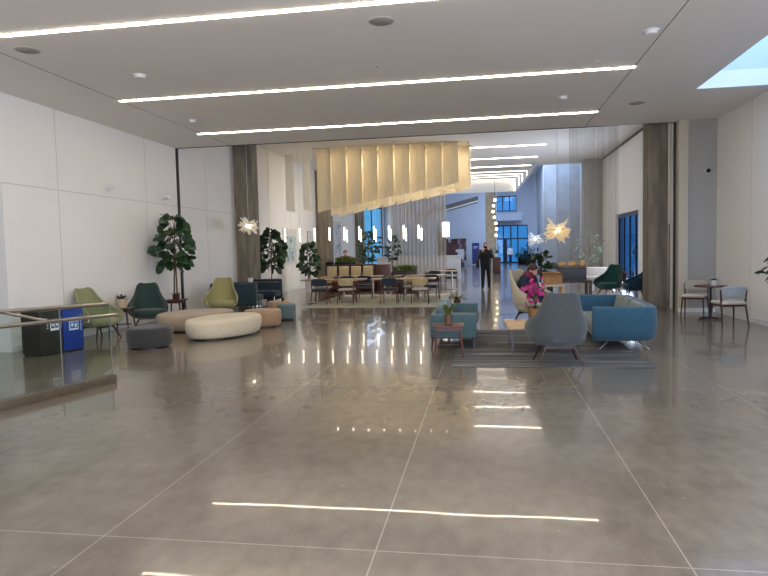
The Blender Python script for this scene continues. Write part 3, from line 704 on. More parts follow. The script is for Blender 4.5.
# coffee table
t = thing('coffee_table', 'low light-oak coffee table carrying the pink orchid', 'table', (.80, 10.0, 0.0095), R(2))
MB().box((0, 0, .385), (1.0, 1.05, .035), .006).build('tabletop', M_oak, t)
for sx in (-1, 1):
    for sy in (-1, 1): MB().bx(sx*.43-.014, sx*.43+.014, sy*.42-.014, sy*.42+.014, 0, .37).build('leg', mat('grey_metal', (84, 84, 86), .4, .6), t)
# orchid
t = thing('potted_orchid', 'pink flowering orchid in a tan basket pot on coffee table', 'plant', (.80, 10.42, .4125))
pot(t, .11, .14, .2, mat('tan_basket', (146, 108, 66), .7, var=.2, scale=30))
rnd = random.Random(5); b = MB()
for k in range(16): a = k*.8; b.leaf((0, 0, .18), (math.cos(a), math.sin(a), .7), .26, .08, .5)
b.build('foliage', M_leaf, t, smooth=True)
b = MB(); fl = MB()
for k in range(6):
    a = k*1.05+.3; q = Vector((.07*math.cos(a)-.03, .07*math.sin(a), .52+.05*(k % 3))); b.tube([(0, 0, .18), q*.6+Vector((0, 0, .1)), q], .005)
for k in range(58):
    c = Vector((rnd.gauss(-.04, .07), rnd.gauss(0, .06), rnd.gauss(.47, .085)))
    d = Vector((rnd.uniform(-1, 1), rnd.uniform(-1, .3), rnd.uniform(-.3, .8))).normalized()
    s_ = d.cross(Vector((0, 0, 1))).normalized(); u_ = s_.cross(d)
    for j in range(5):
        a = j*2*PI/5; fl.leaf(c, s_*math.cos(a)+u_*math.sin(a)+d*.3, .047, .04, .1, upv=d)
b.build('stem', M_leaf4, t); fl.build('blossom', mat('magenta_petal', (176, 48, 120), .5, var=.25, scale=20), t, smooth=True)

# ---- display table with boxes
t = thing('display_table', 'dark wooden display table under the dark box', 'table', (2.02, 15.95, 0), R(2))
MB().box((0, 0, .735), (1.0, .6, .05), .006).build('tabletop', M_wood, t)
MB().box((0, 0, .3), (.86, .5, .03), .004).build('shelf', M_wood, t)
for sx in (-1, 1):
    for sy in (-1, 1): MB().bx(sx*.46-.035, sx*.46+.035, sy*.26-.035, sy*.26+.035, 0, .71).build('leg', M_wood, t)
t = thing('storage_box', 'dark slate storage box on the display table', 'box', (2.08, 15.92, .76), R(1))
MB().box((0, 0, .15), (.64, .42, .3), .008).build('body', mat('slate_box', (62, 66, 76), .6, var=.1), t); MB().box((0, 0, .3), (.66, .44, .03), .006).build('lid', mat('slate_lid', (48, 52, 60), .6), t)
M_card = mat('cardboard', (170, 128, 82), .8, var=.08)
def loaf(label, loc, s, rz, nm='wrapped_parcel'):
    o = MB().ball((0, 0, 1), (1, 1, 1), 16).build(nm, mat('tan_paper', (196, 156, 108), .75, var=.2, scale=18, bump=.4, bscale=14), loc=loc, smooth=True)
    o.scale = s; o.rotation_euler = (0, 0, rz); tag(o, label, 'parcel', 'tan paper bundles on the box'); return o
loaf('rounded tan paper bundle at left on the slate box', (1.85, 15.9, 1.075), (.11, .1, .075), .2)
loaf('long tan paper bundle in the middle of the slate box', (2.1, 15.92, 1.075), (.125, .1, .085), -.3)
loaf('brown paper bundle at right end of the slate box', (2.33, 15.9, 1.075), (.085, .09, .09), .5)
t = thing('side_counter', 'pale-topped table with tan legs under the cardboard box', 'table', (1.46, 15.2, 0), R(2))
MB().box((-.04, 0, .69), (.72, .5, .045), .006).build('tabletop', mat('cream_top', (206, 196, 176), .45), t)
for sx in (-1, 1):
    for sy in (-1, 1): MB().bx(sx*.3-.035, sx*.3+.035, sy*.2-.03, sy*.2+.03, 0, .668).build('leg', M_oak, t)
t = thing('cardboard_box', 'open tan cardboard box on the pale-topped table', 'box', (1.55, 15.2, .713), R(3))
MB().bx(-.2, .2, -.15, -.14, 0, .24).bx(-.2, .2, .14, .15, 0, .24).bx(-.2, -.19, -.14, .14, 0, .24).bx(.19, .2, -.14, .14, 0, .24).bx(-.2, .2, -.15, .15, 0, .01).build('body', M_card, t, smooth=0)
MB().box((0, -.2, .255), (.4, .13, .006), rx=R(-15)).build('flap', M_card, t, smooth=0); MB().box((0, .2, .26), (.4, .13, .006), rx=R(20)).build('flap', M_card, t, smooth=0)
tag(MB().ball((0, 0, .06), (.13, .09, .06), 14).build('paper_wrap', mat('cream_paper', (222, 208, 180), .8, bump=.5, bscale=16), loc=(1.6, 15.2, .86), smooth=True), 'crumpled cream paper sticking out of the cardboard box', 'paper')
tag(MB().box((0, 0, .02), (.26, .2, .04), .004, rz=.2).build('book', M_white, loc=(1.2, 15.15, .713)), 'pale flat stack of paper at left end of the pale table', 'paper')

# ---- far beige sofa
t = thing('sofa', 'pale grey sofa far back beyond the emerald chair', 'sofa', (4.2, 24.6, 0), R(0))
MB().box((0, 0, .3), (1.6, .8, .3), .06, 3).build('seat', F_warmg, t); MB().box((0, .33, .58), (1.6, .18, .4), .06, 3).build('backrest', F_warmg, t)
for sx in (-1, 1):
    MB().box((sx*.75, 0, .42), (.14, .8, .36), .05, 3).build('armrest', F_warmg, t)
    for sy in (-1, 1): MB().cone((sx*.7, sy*.32, 0), (sx*.7, sy*.32, .16), .02, .025, 8).build('leg', M_wood, t)
rosette('dark red plant pot with foliage between emerald and blue-teal chairs', 'potted_plant', (4.36, 21.25, .5), 18, .16, .05, M_leaf, (.12, .14, .22, mat('red_ceramic', (92, 34, 32), .5)), 31, (.4, 1.6), .3)
dup(st, (4.36, 21.25, 0), 0, 'walnut side table under the dark red pot', 'walnut side tables').scale = (.8, .8, 1.043)

# ---- black rail with arms on the right column
t = thing('wall_rail', 'black vertical rail with short arms beside the right concrete column', 'rail', (4.5, 16.5, 0))
MB().bx(-.012, .012, -.02, .02, 0, 2.1).build('upright', M_black, t)
for k in range(7): MB().bx(.012, .11, -.012, .012, .25+.3*k, .275+.3*k).build('arm', M_black, t)

# ================================================================== GLASS RAILING AND BINS
A = Vector((-4.72, 7.26, 0)); D = Vector((-.38, -1.43, 0)).normalized(); Nn = Vector((-D.y, D.x, 0))
Nn = Nn if Nn.x > 0 else -Nn
ang = math.atan2(D.y, D.x); LEN = 4.6
t = thing('glass_railing', 'glass railing with steel handrails and base shoe at left edge', 'railing', A, ang)
sgn = 1 if (Matrix.Rotation(ang, 3, 'Z') @ Vector((0, 1, 0))).dot(Nn) > 0 else -1
MB().bx(-.02, LEN, -.05, .05, 0, .1, .004).build('base_shoe', mat('shoe_metal', (128, 116, 98), .4, .7, var=.08), t)
for a, b_ in ((.0, .72), (.728, 2.1), (2.108, LEN)):
    zz = lambda x: .99+.027*x
    MB().poly([(a, 0, .09), (b_, 0, .09), (b_, 0, zz(b_)), (a, 0, zz(a))], [(0, 1, 2, 3)]).build('glass_panel', M_glass, t, smooth=0)
for x in (.0, .724, 2.104): MB().bx(x-.004, x+.004, -.005, .005, .09, .985+.027*x).build('joint_seal', mat('grey_seal', (122, 126, 122), .4), t, smooth=0)
MB().cone((.06, 0, 1.005), (LEN, 0, 1.13), .024, .024, 14).build('top_rail', M_steel, t)
y_ = sgn*.09
hr = MB().cone((-.03, y_, .865), (LEN, y_, .96), .022, .022, 14).ball((-.03, y_, .865), .022).build('handrail', M_steel, t)
for x in (.4, 1.9, 3.4): MB().tube([(x, sgn*.008, .80+.02*x), (x, y_, .81+.02*x), (x, y_, .855+.02*x)], .009).build('bracket', M_steel, t)
MB().cone((.98, y_, .9), (1.42, 0, 1.04), .018, .018, 12).build('return_bar', M_steel, t)
# bins: two-stream waste station against the wall
M_bin = mat('bin_dark', (50, 48, 44), .45, .2, var=.06); M_binb = mat('bin_blue', (28, 62, 150), .45, .1, var=.05)
M_sign = mat('sign_white', (232, 234, 236), .5, var=.01); M_sblue = mat('sign_blue', (58, 116, 190), .5, var=.02); M_snavy = mat('sign_navy', (40, 48, 96), .5)

def make_bin(label, loc, w, m, d=.52, h=.73):
    t = thing('waste_bin', label, 'bin', loc, face(1, -.22), 'waste bins')
    MB().bx(-w/2, w/2, 0, d, .02, h, .012).build('body', m, t); MB().bx(-w/2+.02, w/2-.02, .02, d-.02, 0, .022).build('base', M_black, t)
    MB().bx(-w/2+.07, w/2-.07, .14, d-.14, h, h+.003).build('opening', M_black, t)
    return t
def strokes(t, x, z0, z1, m):
    rnd = random.Random(int(x*1000)+7); b = MB(); z = z0
    while z < z1:
        k = rnd.uniform(.018, .03); b.bx(x-.012, x+.012, -.0035, -.001, z, z+k*.35); b.bx(x-.012, x-.006, -.0035, -.001, z, z+k*.8); z += k+.008
    return b.build('lettering', m, t, smooth=0)
tb_ = make_bin('dark waste bin behind the glass railing, left of the blue bin', (-7.1, 9.28, 0), .44, M_bin, .42)
q = MB().bx(-.02, .15, -.004, 0, .40, .58, .0).build('sign', M_sign, tb_, smooth=0)
for x in (.0, .075): MB().bx(x, x+.06, -.006, -.004, .44, .56).build('pictogram', M_snavy, q, smooth=0)
for x in (.03, .105):
    MB().ball((x, -.006, .535), (.012, .003, .012), 10).bx(x-.014, x+.014, -.008, -.005, .47, .515).build('pictogram_mark', M_sign, q)
strokes(tb_, -.07, .44, .6, M_sign); strokes(tb_, .185, .44, .6, M_sign)
tb_ = make_bin('blue recycling bin behind the glass railing', (-7.01, 9.72, 0), .42, M_binb, .42)
q = MB().bx(-.09, .1, -.004, 0, .36, .58).build('sign', M_sign, tb_, smooth=0)
MB().bx(-.075, .085, -.006, -.004, .385, .5).build('pictogram', M_sblue, q, smooth=0)
for k in range(3): MB().bx(-.07+.053*k, -.03+.053*k, -.006, -.004, .515, .56).build('pictogram', M_snavy, q, smooth=0)
MB().ball((-.03, -.006, .45), (.025, .003, .03), 12).bx(.02, .06, -.008, -.005, .405, .47).build('pictogram_mark', M_sign, q)
strokes(tb_, .155, .34, .6, M_sign)

# ================================================================== PEOPLE
M_skin = mat('skin', (198, 150, 124), .55, var=.06, scale=20)
M_hairg = mat('grey_hair', (92, 86, 80), .7, var=.2, scale=60); M_hairm = mat('dark_hair', (58, 26, 32), .6, var=.2, scale=60)
def person(label, loc, rz, J, top_m, bot_m, hair_m, shoe_m, sleeves=True, scale=1, hair_long=False, scarf=None, vox=.009):
    """J: joints in local space (facing -Y): pelvis chest neck head hipL kneeL ankL toeL (and R), shoL elbL wriL handdirL ..."""
    t = thing('person', label, 'person', loc, rz); t.scale = (scale,)*3
    V = {k: Vector(v) for k, v in J.items()}
    hd = V['head']; hdir = V.get('look', Vector((0, -1, 0))).normalized()
    hs = Vector((0, 0, 1)).cross(hdir).normalized(); hu = hdir.cross(hs) if 'headup' not in V else V['headup'].normalized()
    hs = hu.cross(hdir).normalized(); hu = hdir.cross(hs).normalized()
    Rm = Matrix((hs, hdir, hu)).transposed().to_4x4()
    P = lambda a, f_, u: hd + hs*a + hdir*f_ + hu*u
    b = MB()
    b.ball(P(0, -.008, .02), (.074, .092, .105), 20, Rm).ball(P(0, .022, -.05), (.056, .068, .062), 16, Rm)    # skull, jaw
    b.cone(P(0, .085, .01), P(0, .112, -.022), .010, .016, 8).ball(P(0, .105, -.022), .016, 8)                   # nose
    for s in (-1, 1): b.ball(P(s*.076, -.01, -.005), (.012, .022, .032), 10, Rm)                                 # ears
    b.ball(P(0, .085, -.075), (.022, .014, .014), 10, Rm)
    b.capsule(V['neck']-Vector((0, 0, .05)), P(0, -.01, -.06), .054, .05)
    ch, pe = V['chest'], V['pelvis']
    side = (V['shoR']-V['shoL']).normalized()
    for k in (-1, 1):
        b.capsule(ch+side*k*.07, pe+side*k*.06, .105, .10, 16)
        b.capsule(V['neck']-Vector((0, 0, .04)), V['sho'+'LR'[k > 0]], .05, .05)
    b.capsule(V['shoL'], V['shoR'], .062, .062)
    for S in 'LR':
        b.capsule(V['sho'+S], V['elb'+S], .054, .040).capsule(V['elb'+S], V['wri'+S], .040, .027)
        b.capsule(V['hip'+S], V['kne'+S], .088, .056, 14).capsule(V['kne'+S], V['ank'+S], .056, .037)
        b.capsule(V['ank'+S]-Vector((0, 0, .03)), V['toe'+S], .036, .026)
        hdv = V['hand'+S].normalized(); pn = V.get('palm'+S, Vector((0, 1, 0))); pn = (pn-hdv*pn.dot(hdv)).normalized(); sp = hdv.cross(pn).normalized()
        w = V['wri'+S]; pc = w+hdv*.055
        for k in (-1, 0, 1): b.capsule(w+sp*k*.012, w+hdv*.088+sp*k*.026, .016, .014, 8)
        for k, L in zip((-1.5, -.5, .5, 1.5), (.062, .074, .07, .052)):                                            # four fingers, bent
            p0 = w+hdv*.09+sp*k*.02; p1 = p0+(hdv*.85+pn*.35)*L*.5; p2 = p1+(hdv*.5+pn*.8)*L*.5
            b.capsule(p0, p1, .0095, .0085, 8).capsule(p1, p2, .0085, .0075, 8)
        th = -1 if S == 'L' else 1
        p0 = w+hdv*.03+sp*th*.03; p1 = p0+(hdv*.5+sp*th*.8+pn*.3)*.04; p2 = p1+(hdv*.9+pn*.4)*.03
        b.capsule(p0, p1, .013, .010, 8).capsule(p1, p2, .010, .008, 8)
    body = b.build('body', M_skin, t, smooth=True)
    m = body.modifiers.new('r', 'REMESH'); m.mode = 'VOXEL'; m.voxel_size = vox
    sm = body.modifiers.new('s', 'SMOOTH'); sm.factor = .5; sm.iterations = 3
    bake(body)
    def cloth(name, mb, mm, v=.012):
        o = mb.build(name, mm, t, smooth=True); q = o.modifiers.new('r', 'REMESH'); q.mode = 'VOXEL'; q.voxel_size = v
        q = o.modifiers.new('s', 'SMOOTH'); q.factor = .5; q.iterations = 4; return bake(o)
    c = MB()
    for k in (-1, 1):
        c.capsule(ch+side*k*.09, pe+side*k*.08-Vector((0, 0, .02)), .132, .128, 16).capsule(V['neck']-Vector((0, 0, .03)), V['sho'+'LR'[k > 0]], .078, .078).ball(V['neck']-Vector((0, 0, .01)), .082, 14)
    for S in 'LR':
        e = V['elb'+S]; c.capsule(V['sho'+S], e, .075, .058)
        if sleeves: c.capsule(e, e.lerp(V['wri'+S], .93), .058, .043)
    cloth('jacket' if sleeves else 'shirt', c, top_m)
    c = MB()
    for S in 'LR': c.capsule(V['hip'+S]+Vector((0, 0, .02)), V['kne'+S], .106, .076, 14).capsule(V['kne'+S], V['ank'+S]+Vector((0, 0, .0)), .074, .056)
    c.capsule(V['hipL'], V['hipR'], .112, .112, 14)
    cloth('trousers', c, bot_m)
    for S in 'LR':
        c = MB(); a, e = V['ank'+S]-Vector((0, 0, .035)), V['toe'+S]; c.capsule(a, e, .046, .038).ball(a.lerp(e, .5), (.045, .045, .04), 12)
        cloth('shoe', c, shoe_m, .009)
    c = MB().ball(P(0, -.022, .045), (.086, .096, .096), 20, Rm)
    if hair_long: c.ball(P(0, -.07, -.05), (.075, .05, .12), 16, Rm).ball(P(.06, -.02, -.06), (.025, .05, .1), 12, Rm).ball(P(-.06, -.02, -.06), (.025, .05, .1), 12, Rm)
    c.build('hair', hair_m, t, smooth=True)
    for s in (-1, 1):
        q = MB().ball(P(s*.031, .076, .012), (.014, .010, .009), 10, Rm).build('eye', M_white, t); MB().ball(P(s*.031, .084, .012), (.006, .004, .006), 8, Rm).build('iris', M_black, q)
        MB().ball(P(s*.032, .083, .032), (.018, .006, .004), 8, Rm).build('eyebrow', hair_m, t)
    MB().ball(P(0, .09, -.052), (.022, .008, .006), 10, Rm).build('mouth', mat('lips', (150, 86, 78), .5), t)
    if scarf:
        MB().lathe([(.07, -.07), (.115, -.06), (.135, -.01), (.12, .06), (.095, .09), (.07, .05), (.065, -.03)], V['neck'], 24, 1.1, 1).build('scarf', scarf, t, smooth=True)
    return t
STAND = dict(pelvis=(0, 0, .96), chest=(0, .0, 1.30), neck=(0, .01, 1.50), head=(0, -.02, 1.635), shoL=(-.185, .01, 1.43), shoR=(.185, .01, 1.43),
    elbL=(-.25, .04, 1.15), wriL=(-.255, -.05, .9), handL=(0, -.1, -1), palmL=(1, 0, 0), elbR=(.25, .04, 1.15), wriR=(.255, -.05, .9), handR=(0, -.1, -1), palmR=(-1, 0, 0),
    hipL=(-.09, 0, .92), hipR=(.09, 0, .92), kneL=(-.11, -.02, .5), kneR=(.11, -.02, .5), ankL=(-.12, .03, .09), ankR=(.12, .03, .09), toeL=(-.145, -.13, .036), toeR=(.145, -.13, .036))
M_navycoat = mat('navy_jacket', (26, 28, 38), .8, var=.12, scale=30); M_blacktr = mat('black_trousers', (18, 19, 24), .85, var=.1, scale=30); M_shoe = mat('dark_shoe', (40, 32, 28), .5)
MAN = dict(STAND, elbR=(.26, -.12, 1.22), wriR=(.115, -.30, 1.47), handR=(-.35, -.05, .95), palmR=(-.6, .7, 0), elbL=(-.25, -.1, 1.2), wriL=(-.13, -.29, 1.43), handL=(.4, -.05, .92), palmL=(.6, .7, 0))
mx, my = .0, 24.35
mt = person('man in dark navy clothes standing on the concourse raising a small camera to his face', (mx, my, 0), R(2), MAN, M_navycoat, M_blacktr, M_hairg, M_shoe, scale=1.03)
t = thing('camera', 'small dark camera held up to the standing man\'s face', 'camera', (mx-.005, my-.335, 1.635), R(2))
MB().box((0, 0, 0), (.15, .035, .085), .01, 3).build('body', M_black, t); MB().cone((0, -.015, 0), (0, -.06, 0), .03, .028, 16).build('lens', M_black, t); MB().cone((.05, 0, .04), (.05, 0, .055), .01, .01, 10).build('shutter_button', M_steel, t)
t = thing('shoulder_bag', 'black bag hanging from the standing man\'s shoulder', 'bag', (mx-.31, my+.03, .86))
MB().box((0, 0, .16), (.13, .26, .36), .05, 3).build('body', M_black, t)
MB().tube([(.0, -.1, .32), (.1, -.05, .62), (.12, .03, .66), (.06, .1, .6), (0, .1, .32)], .014).build('strap', M_black, t)
# seated reader in the cream chair
SIT = dict(pelvis=(0, .14, .56), chest=(0, .02, .86), neck=(0, -.06, 1.02), head=(0, -.14, 1.12), look=(0, -.9, -.5), headup=(0, -.5, .9),
    shoL=(-.17, -.03, .97), shoR=(.17, -.03, .97), elbL=(-.24, -.1, .72), elbR=(.24, -.1, .72), wriL=(-.09, -.3, .74), wriR=(.09, -.3, .74), handL=(.5, -.6, .2), handR=(-.5, -.6, .2), palmL=(0, .3, 1), palmR=(0, .3, 1),
    hipL=(-.09, .1, .56), hipR=(.09, .1, .56), kneL=(-.11, -.34, .56), kneR=(.11, -.34, .56), ankL=(-.12, -.34, .1), ankR=(.12, -.38, .1), toeL=(-.13, -.5, .04), toeR=(.14, -.54, .04))
M_navydress = mat('dark_navy_knit', (30, 36, 56), .9, var=.15, scale=30); M_maroon = mat('maroon_scarf', (104, 36, 56), .9, var=.2, scale=25)
cc = Vector((.95-.12, 12.98+.095, 0))
person('person in navy with a maroon scarf seated in the cream chair, head bent down', cc, face(.8, -.62), SIT, M_navydress, M_navydress, M_hairm, M_shoe, hair_long=True, scarf=M_maroon)
# person behind the grass planter, seated
SIT2 = dict(SIT, pelvis=(0, .1, .56), chest=(0, .06, .9), neck=(0, .04, 1.1), head=(0, .01, 1.24), look=(0, -1, -.1), headup=(0, 0, 1), shoL=(-.18, .05, 1.03), shoR=(.18, .05, 1.03))
pz = at_y(345.2, 254, 26.6)
person('person in a dusty red top seated behind the grass planter', (pz.x, 26.6, .28), R(0), SIT2, mat('dusty_red_top', (150, 84, 78), .9, var=.1), M_blacktr, mat('auburn_hair', (110, 60, 48), .7), M_shoe, sleeves=False)
t = thing('bar_stool', 'wooden stool carrying the person behind the grass planter', 'stool', (pz.x, 26.74, 0))
MB().lathe([(.2, .69), (.21, .7), (.2, .735), (.002, .74)], seg=28).build('seat', M_wood, t)
for k in range(4): a = k*PI/2+PI/4; MB().cone((.22*math.cos(a), .22*math.sin(a), 0), (.14*math.cos(a), .14*math.sin(a), .7), .014, .02, 8).build('leg', M_wood, t)
MB().lathe([(.178, .27), (.195, .27), (.195, .29), (.178, .29)], seg=24).build('footrest', M_wood, t)
# passer-by by the glass doors
WALK = dict(STAND, kneL=(-.1, -.16, .5), ankL=(-.11, -.1, .1), toeL=(-.12, -.26, .05), ankR=(.11, .2, .1), kneR=(.1, .02, .5), toeR=(.12, .06, .037))
person('person in a white shirt walking by the far glass doors', (2.35, 62.0, 0), R(20), WALK, mat('white_shirt', (222, 226, 232), .8), mat('navy_trousers', (40, 48, 72), .8), M_hairm, M_shoe, vox=.012)

# ================================================================== FABRIC CEILING SCULPTURE
M_felt = mat('cream_felt', (240, 232, 212), .9, var=.03, scale=8, trans=.45)
M_feltw = mat('white_felt', (240, 238, 230), .9, var=.03, scale=8, trans=.45)
t = thing('ceiling_sculpture', 'hanging ceiling sculpture of cream fabric panels glowing from within', 'sculpture', (0, 0, H2))
rows = [(23.2, (317, 211), (459, 184)), (24.35, (330, 214), (470, 187)), (25.5, (338, 215), (471, 190))]
for ri, (Y, pa, pb) in enumerate(rows):
    n = 9; A_, B_ = at_y(pa[0], pa[1], Y), at_y(pb[0], pb[1], Y)
    xa, xb, za, zb = A_.x, B_.x, A_.z, B_.z
    for k in range(n):
        x = xa+(xb-xa)*(k+.5)/n; w = (xb-xa)/n*1.06; zb0 = za+(zb-za)*k/(n-1.0)
        o = MB().poly([(-w/2, 0, 0), (w/2, 0, 0), (w/2, 0, zb0+.07-H2), (-w/2, 0, zb0-.05-H2)], [(0, 1, 2, 3)]).build('fabric_panel', M_felt, t, smooth=0)
        o.location = (x, Y, -.02); o.rotation_euler = (0, 0, R(-24)); solid(o, .02, 0)
    MB().bx(xa-.1, xb+.1, Y-.03, Y+.03, -.03, 0).build('ceiling_track', M_white, t, smooth=0)
A_, B_ = at_y(469.5, 187, 23.3), at_y(471, 190, 25.3)
o = MB().poly([(A_.x, 23.3, 0), (B_.x, 25.3, 0), (B_.x, 25.3, B_.z-H2), (A_.x, 23.3, A_.z-H2)], [(0, 1, 2, 3)]).build('fabric_panel', M_felt, t, smooth=0); solid(o, .02, 0)
for nm, x0, x1, y0, Y in (('white fabric panel hanging left of the cream sculpture, farther left', 286, 295, 212, 24.4), ('white fabric panel hanging just left of the cream sculpture', 303.5, 311, 211, 24.4)):
    a, b_ = at_y(x0, y0-12, Y), at_y(x1, y0, Y)
    w = b_.x-a.x
    zt = 0
    o = MB().poly([(-w/2, 0, zt), (w/2, 0, zt), (w/2, 0, b_.z-H2), (-w/2, 0, b_.z-H2+.06)], [(0, 1, 2, 3)]).build('hanging_fabric_panel', M_feltw, loc=((a.x+b_.x)/2, Y, H2), smooth=0); solid(o, .02, 0)
    tag(o, nm, 'fabric panel', 'white hanging fabric panels')

# ================================================================== PENDANTS AND LAMPS
def tube_pendant(x, Y, zb, zt, label, group, r=.018, ztop=None):
    top = H2
    t = thing('tube_pendant', label, 'pendant light', (x, Y, top), 0, group)
    MB().cone((0, 0, zt+.04-top), (0, 0, 0), .004, .004, 6).build('cord', M_white, t)
    MB().cone((0, 0, zt-top), (0, 0, zt+.05-top), r*1.05, r*1.05, 12).build('cap', M_white, t)
    MB().cone((0, 0, zb-top), (0, 0, zt-top), r, r, 14).build('tube', M_tube, t)
    return t
for k in range(10):
    p = at_y(285+14.85*k, 234, 22.1)
    tube_pendant(p.x, 22.1, 2.0, 2.46, 'slim glowing tube pendant in the nearer row, %s from the left' % ORD[k], 'tube pendants, nearer row')
for k, xx in enumerate((347, 361, 376, 390.5, 406, 421.5)):
    p = at_y(xx, 234, 26.5)
    tube_pendant(p.x, 26.5, 2.0, 2.5, 'slim glowing tube pendant in the farther row, %s from the left' % ORD[k], 'tube pendants, farther row')
p = at_y(445.8, 231, 24.5)
tube_pendant(p.x, 24.5, 2.08, 2.62, 'wide glowing cylinder pendant right of the mesh curtain', None, r=.13)
def petal_lamp(label, p, top, n, L, seed, m, core):
    rnd = random.Random(seed); t = thing('petal_pendant', label, 'pendant light', p, 0, 'ruffled petal pendants')
    MB().cone((0, 0, .05), (0, 0, top-p[2]), .005, .005, 6).build('cord', M_white, t)
    b = MB()
    for k in range(n):
        a = rnd.uniform(0, 6.28); e = rnd.gauss(-.02, .5); d = Vector((math.cos(a), math.sin(a), e)).normalized()
        b.leaf(d*.05, d, L*rnd.uniform(.65, 1.05), L*.42, rnd.uniform(-.25, .25), upv=(rnd.uniform(-1, 1), rnd.uniform(-1, 1), 1))
    b.build('shade', m, t, smooth=True); MB().ball((0, 0, 0), .07, 14).build('bulb', core, t)
M_petal = mat('warm_petal_paper', (244, 236, 220), .8, trans=.5, var=.05, emit=((255, 228, 180), .35)); M_petalw = mat('white_petal_mesh', (236, 232, 222), .7, trans=.5, var=.04, emit=((255, 240, 214), .2))
M_bulb = emis('warm_bulb', (255, 240, 214), 18)
p = at_y(557.5, 231, 18.5); petal_lamp('large ruffled petal pendant glowing above the boxes', p, H2, 80, .38, 2, M_petal, M_bulb)
p = at_y(248.5, 226, 18.6); petal_lamp('white ruffled petal pendant in front of the left concrete column', p, H2, 46, .33, 6, M_petalw, M_bulb)
p = at_y(535, 239, 40); petal_lamp('small blue-white petal pendant far off near the glass doors', p, 9, 40, .5, 8, M_petalw, emis('cool_bulb', (200, 225, 255), 30))
# string of globes
t = thing('globe_string_light', 'vertical string of glowing globe lights beside the far column', 'string light', (0, 0, 0))
g = [(494.8, 200), (493.5, 205.7), (493, 211.6), (494.4, 217.3), (496, 223.4), (496.5, 229), (496, 235.3)]
pts = [at_y(a, b_, 48.6) for a, b_ in g]
t.location = (pts[0].x, 48.6, 9)
loc = [q_-t.location for q_ in pts]
MB().tube([Vector((0, 0, 0))]+loc, .015, 6).build('cord', M_black, t)
for q_ in loc: MB().ball(q_, .1, 12).build('globe', M_globe, t)

# ================================================================== MESH CURTAINS
a, b_ = at_y(391, 250, 29.5), at_y(446.5, 250, 29.5)
o = MB().grid(lambda u, v: (a.x+(b_.x-a.x)*u, .012*math.sin(u*90), 5.0*v+.02), 120, 2).build('mesh_curtain', mesh_curtain_mat('steel_mesh', (160, 155, 148), .58), loc=(0, 29.5, 0), smooth=True)
tag(o, 'grey metal mesh curtain hanging behind the dining tables', 'curtain', None, 'stuff')
o = MB().grid(lambda u, v: (2.78+(4.35-2.78)*u, .04*math.sin(u*40), 5.55*v+.02), 90, 2).build('mesh_curtain', mesh_curtain_mat('steel_mesh_fine', (176, 172, 166), .36), loc=(0, 21.75, 0), smooth=True)
tag(o, 'sheer pale mesh curtain hanging right of the boxes, before the side window', 'curtain', None, 'stuff')

# ================================================================== ART, STAIR, SIGNS
def art(label, y, z, w, h, cols, seed, frame_m):
    t = thing('framed_artwork', label, 'picture', (XL, y, z), PI/2, 'framed artworks on the left wall')
    # local x along wall, local -y out of the wall
    MB().bx(-w/2-.03, w/2+.03, -.035, 0, -h/2-.03, h/2+.03).build('frame', frame_m, t, smooth=0)
    MB().bx(-w/2, w/2, -.038, -.03, -h/2, h/2).build('mat_board', mat('picture_paper', (216, 214, 206), .7), t, smooth=0)
    m = bpy.data.materials.new('abstract_painting'); m.use_nodes = True; n = m.node_tree.nodes; l = m.node_tree.links
    tc = n.new('ShaderNodeTexCoord'); mp = n.new('ShaderNodeMapping'); mp.inputs['Location'].default_value = (seed, seed*2, seed); l.new(tc.outputs['Object'], mp.inputs[0])
    z_ = n.new('ShaderNodeTexNoise'); z_.inputs['Scale'].default_value = 2.6; z_.inputs['Detail'].default_value = 5; z_.inputs['Distortion'].default_value = 1.2; l.new(mp.outputs[0], z_.inputs['Vector'])
    cr = n.new('ShaderNodeValToRGB'); e = cr.color_ramp.elements; e[0].position = .32; e[0].color = lin(cols[0]); e[1].position = .68; e[1].color = lin(cols[-1])
    for i, c in enumerate(cols[1:-1]): q_ = e.new(.38+.24*(i+.5)/max(1, len(cols)-2)); q_.color = lin(c)
    l.new(z_.outputs['Fac'], cr.inputs[0]); l.new(cr.outputs[0], n['Principled BSDF'].inputs['Base Color'])
    MB().bx(-w*.42, w*.42, -.042, -.036, -h*.44, h*.30 if seed == 1 else h*.44).build('painting', m, t, smooth=0)
art('large abstract painting in blue, teal and cream on the left wall', 25.2, 1.85, 1.7, 1.45, [(46, 74, 96), (110, 160, 172), (214, 210, 196), (150, 186, 196), (226, 222, 210)], 1, M_white)
art('small framed picture on the left wall above the white-potted fig', 28.1, 2.15, .55, .75, [(120, 124, 124), (216, 214, 208), (236, 234, 228)], 2, mat('grey_frame', (150, 148, 144), .5))
art('blue-grey figure-like abstract picture on the left wall beyond the second column', 33.6, 2.2, 2.0, 2.0, [(70, 90, 120), (196, 202, 210), (226, 228, 230)], 3, mat('pale_frame', (186, 186, 182), .5))
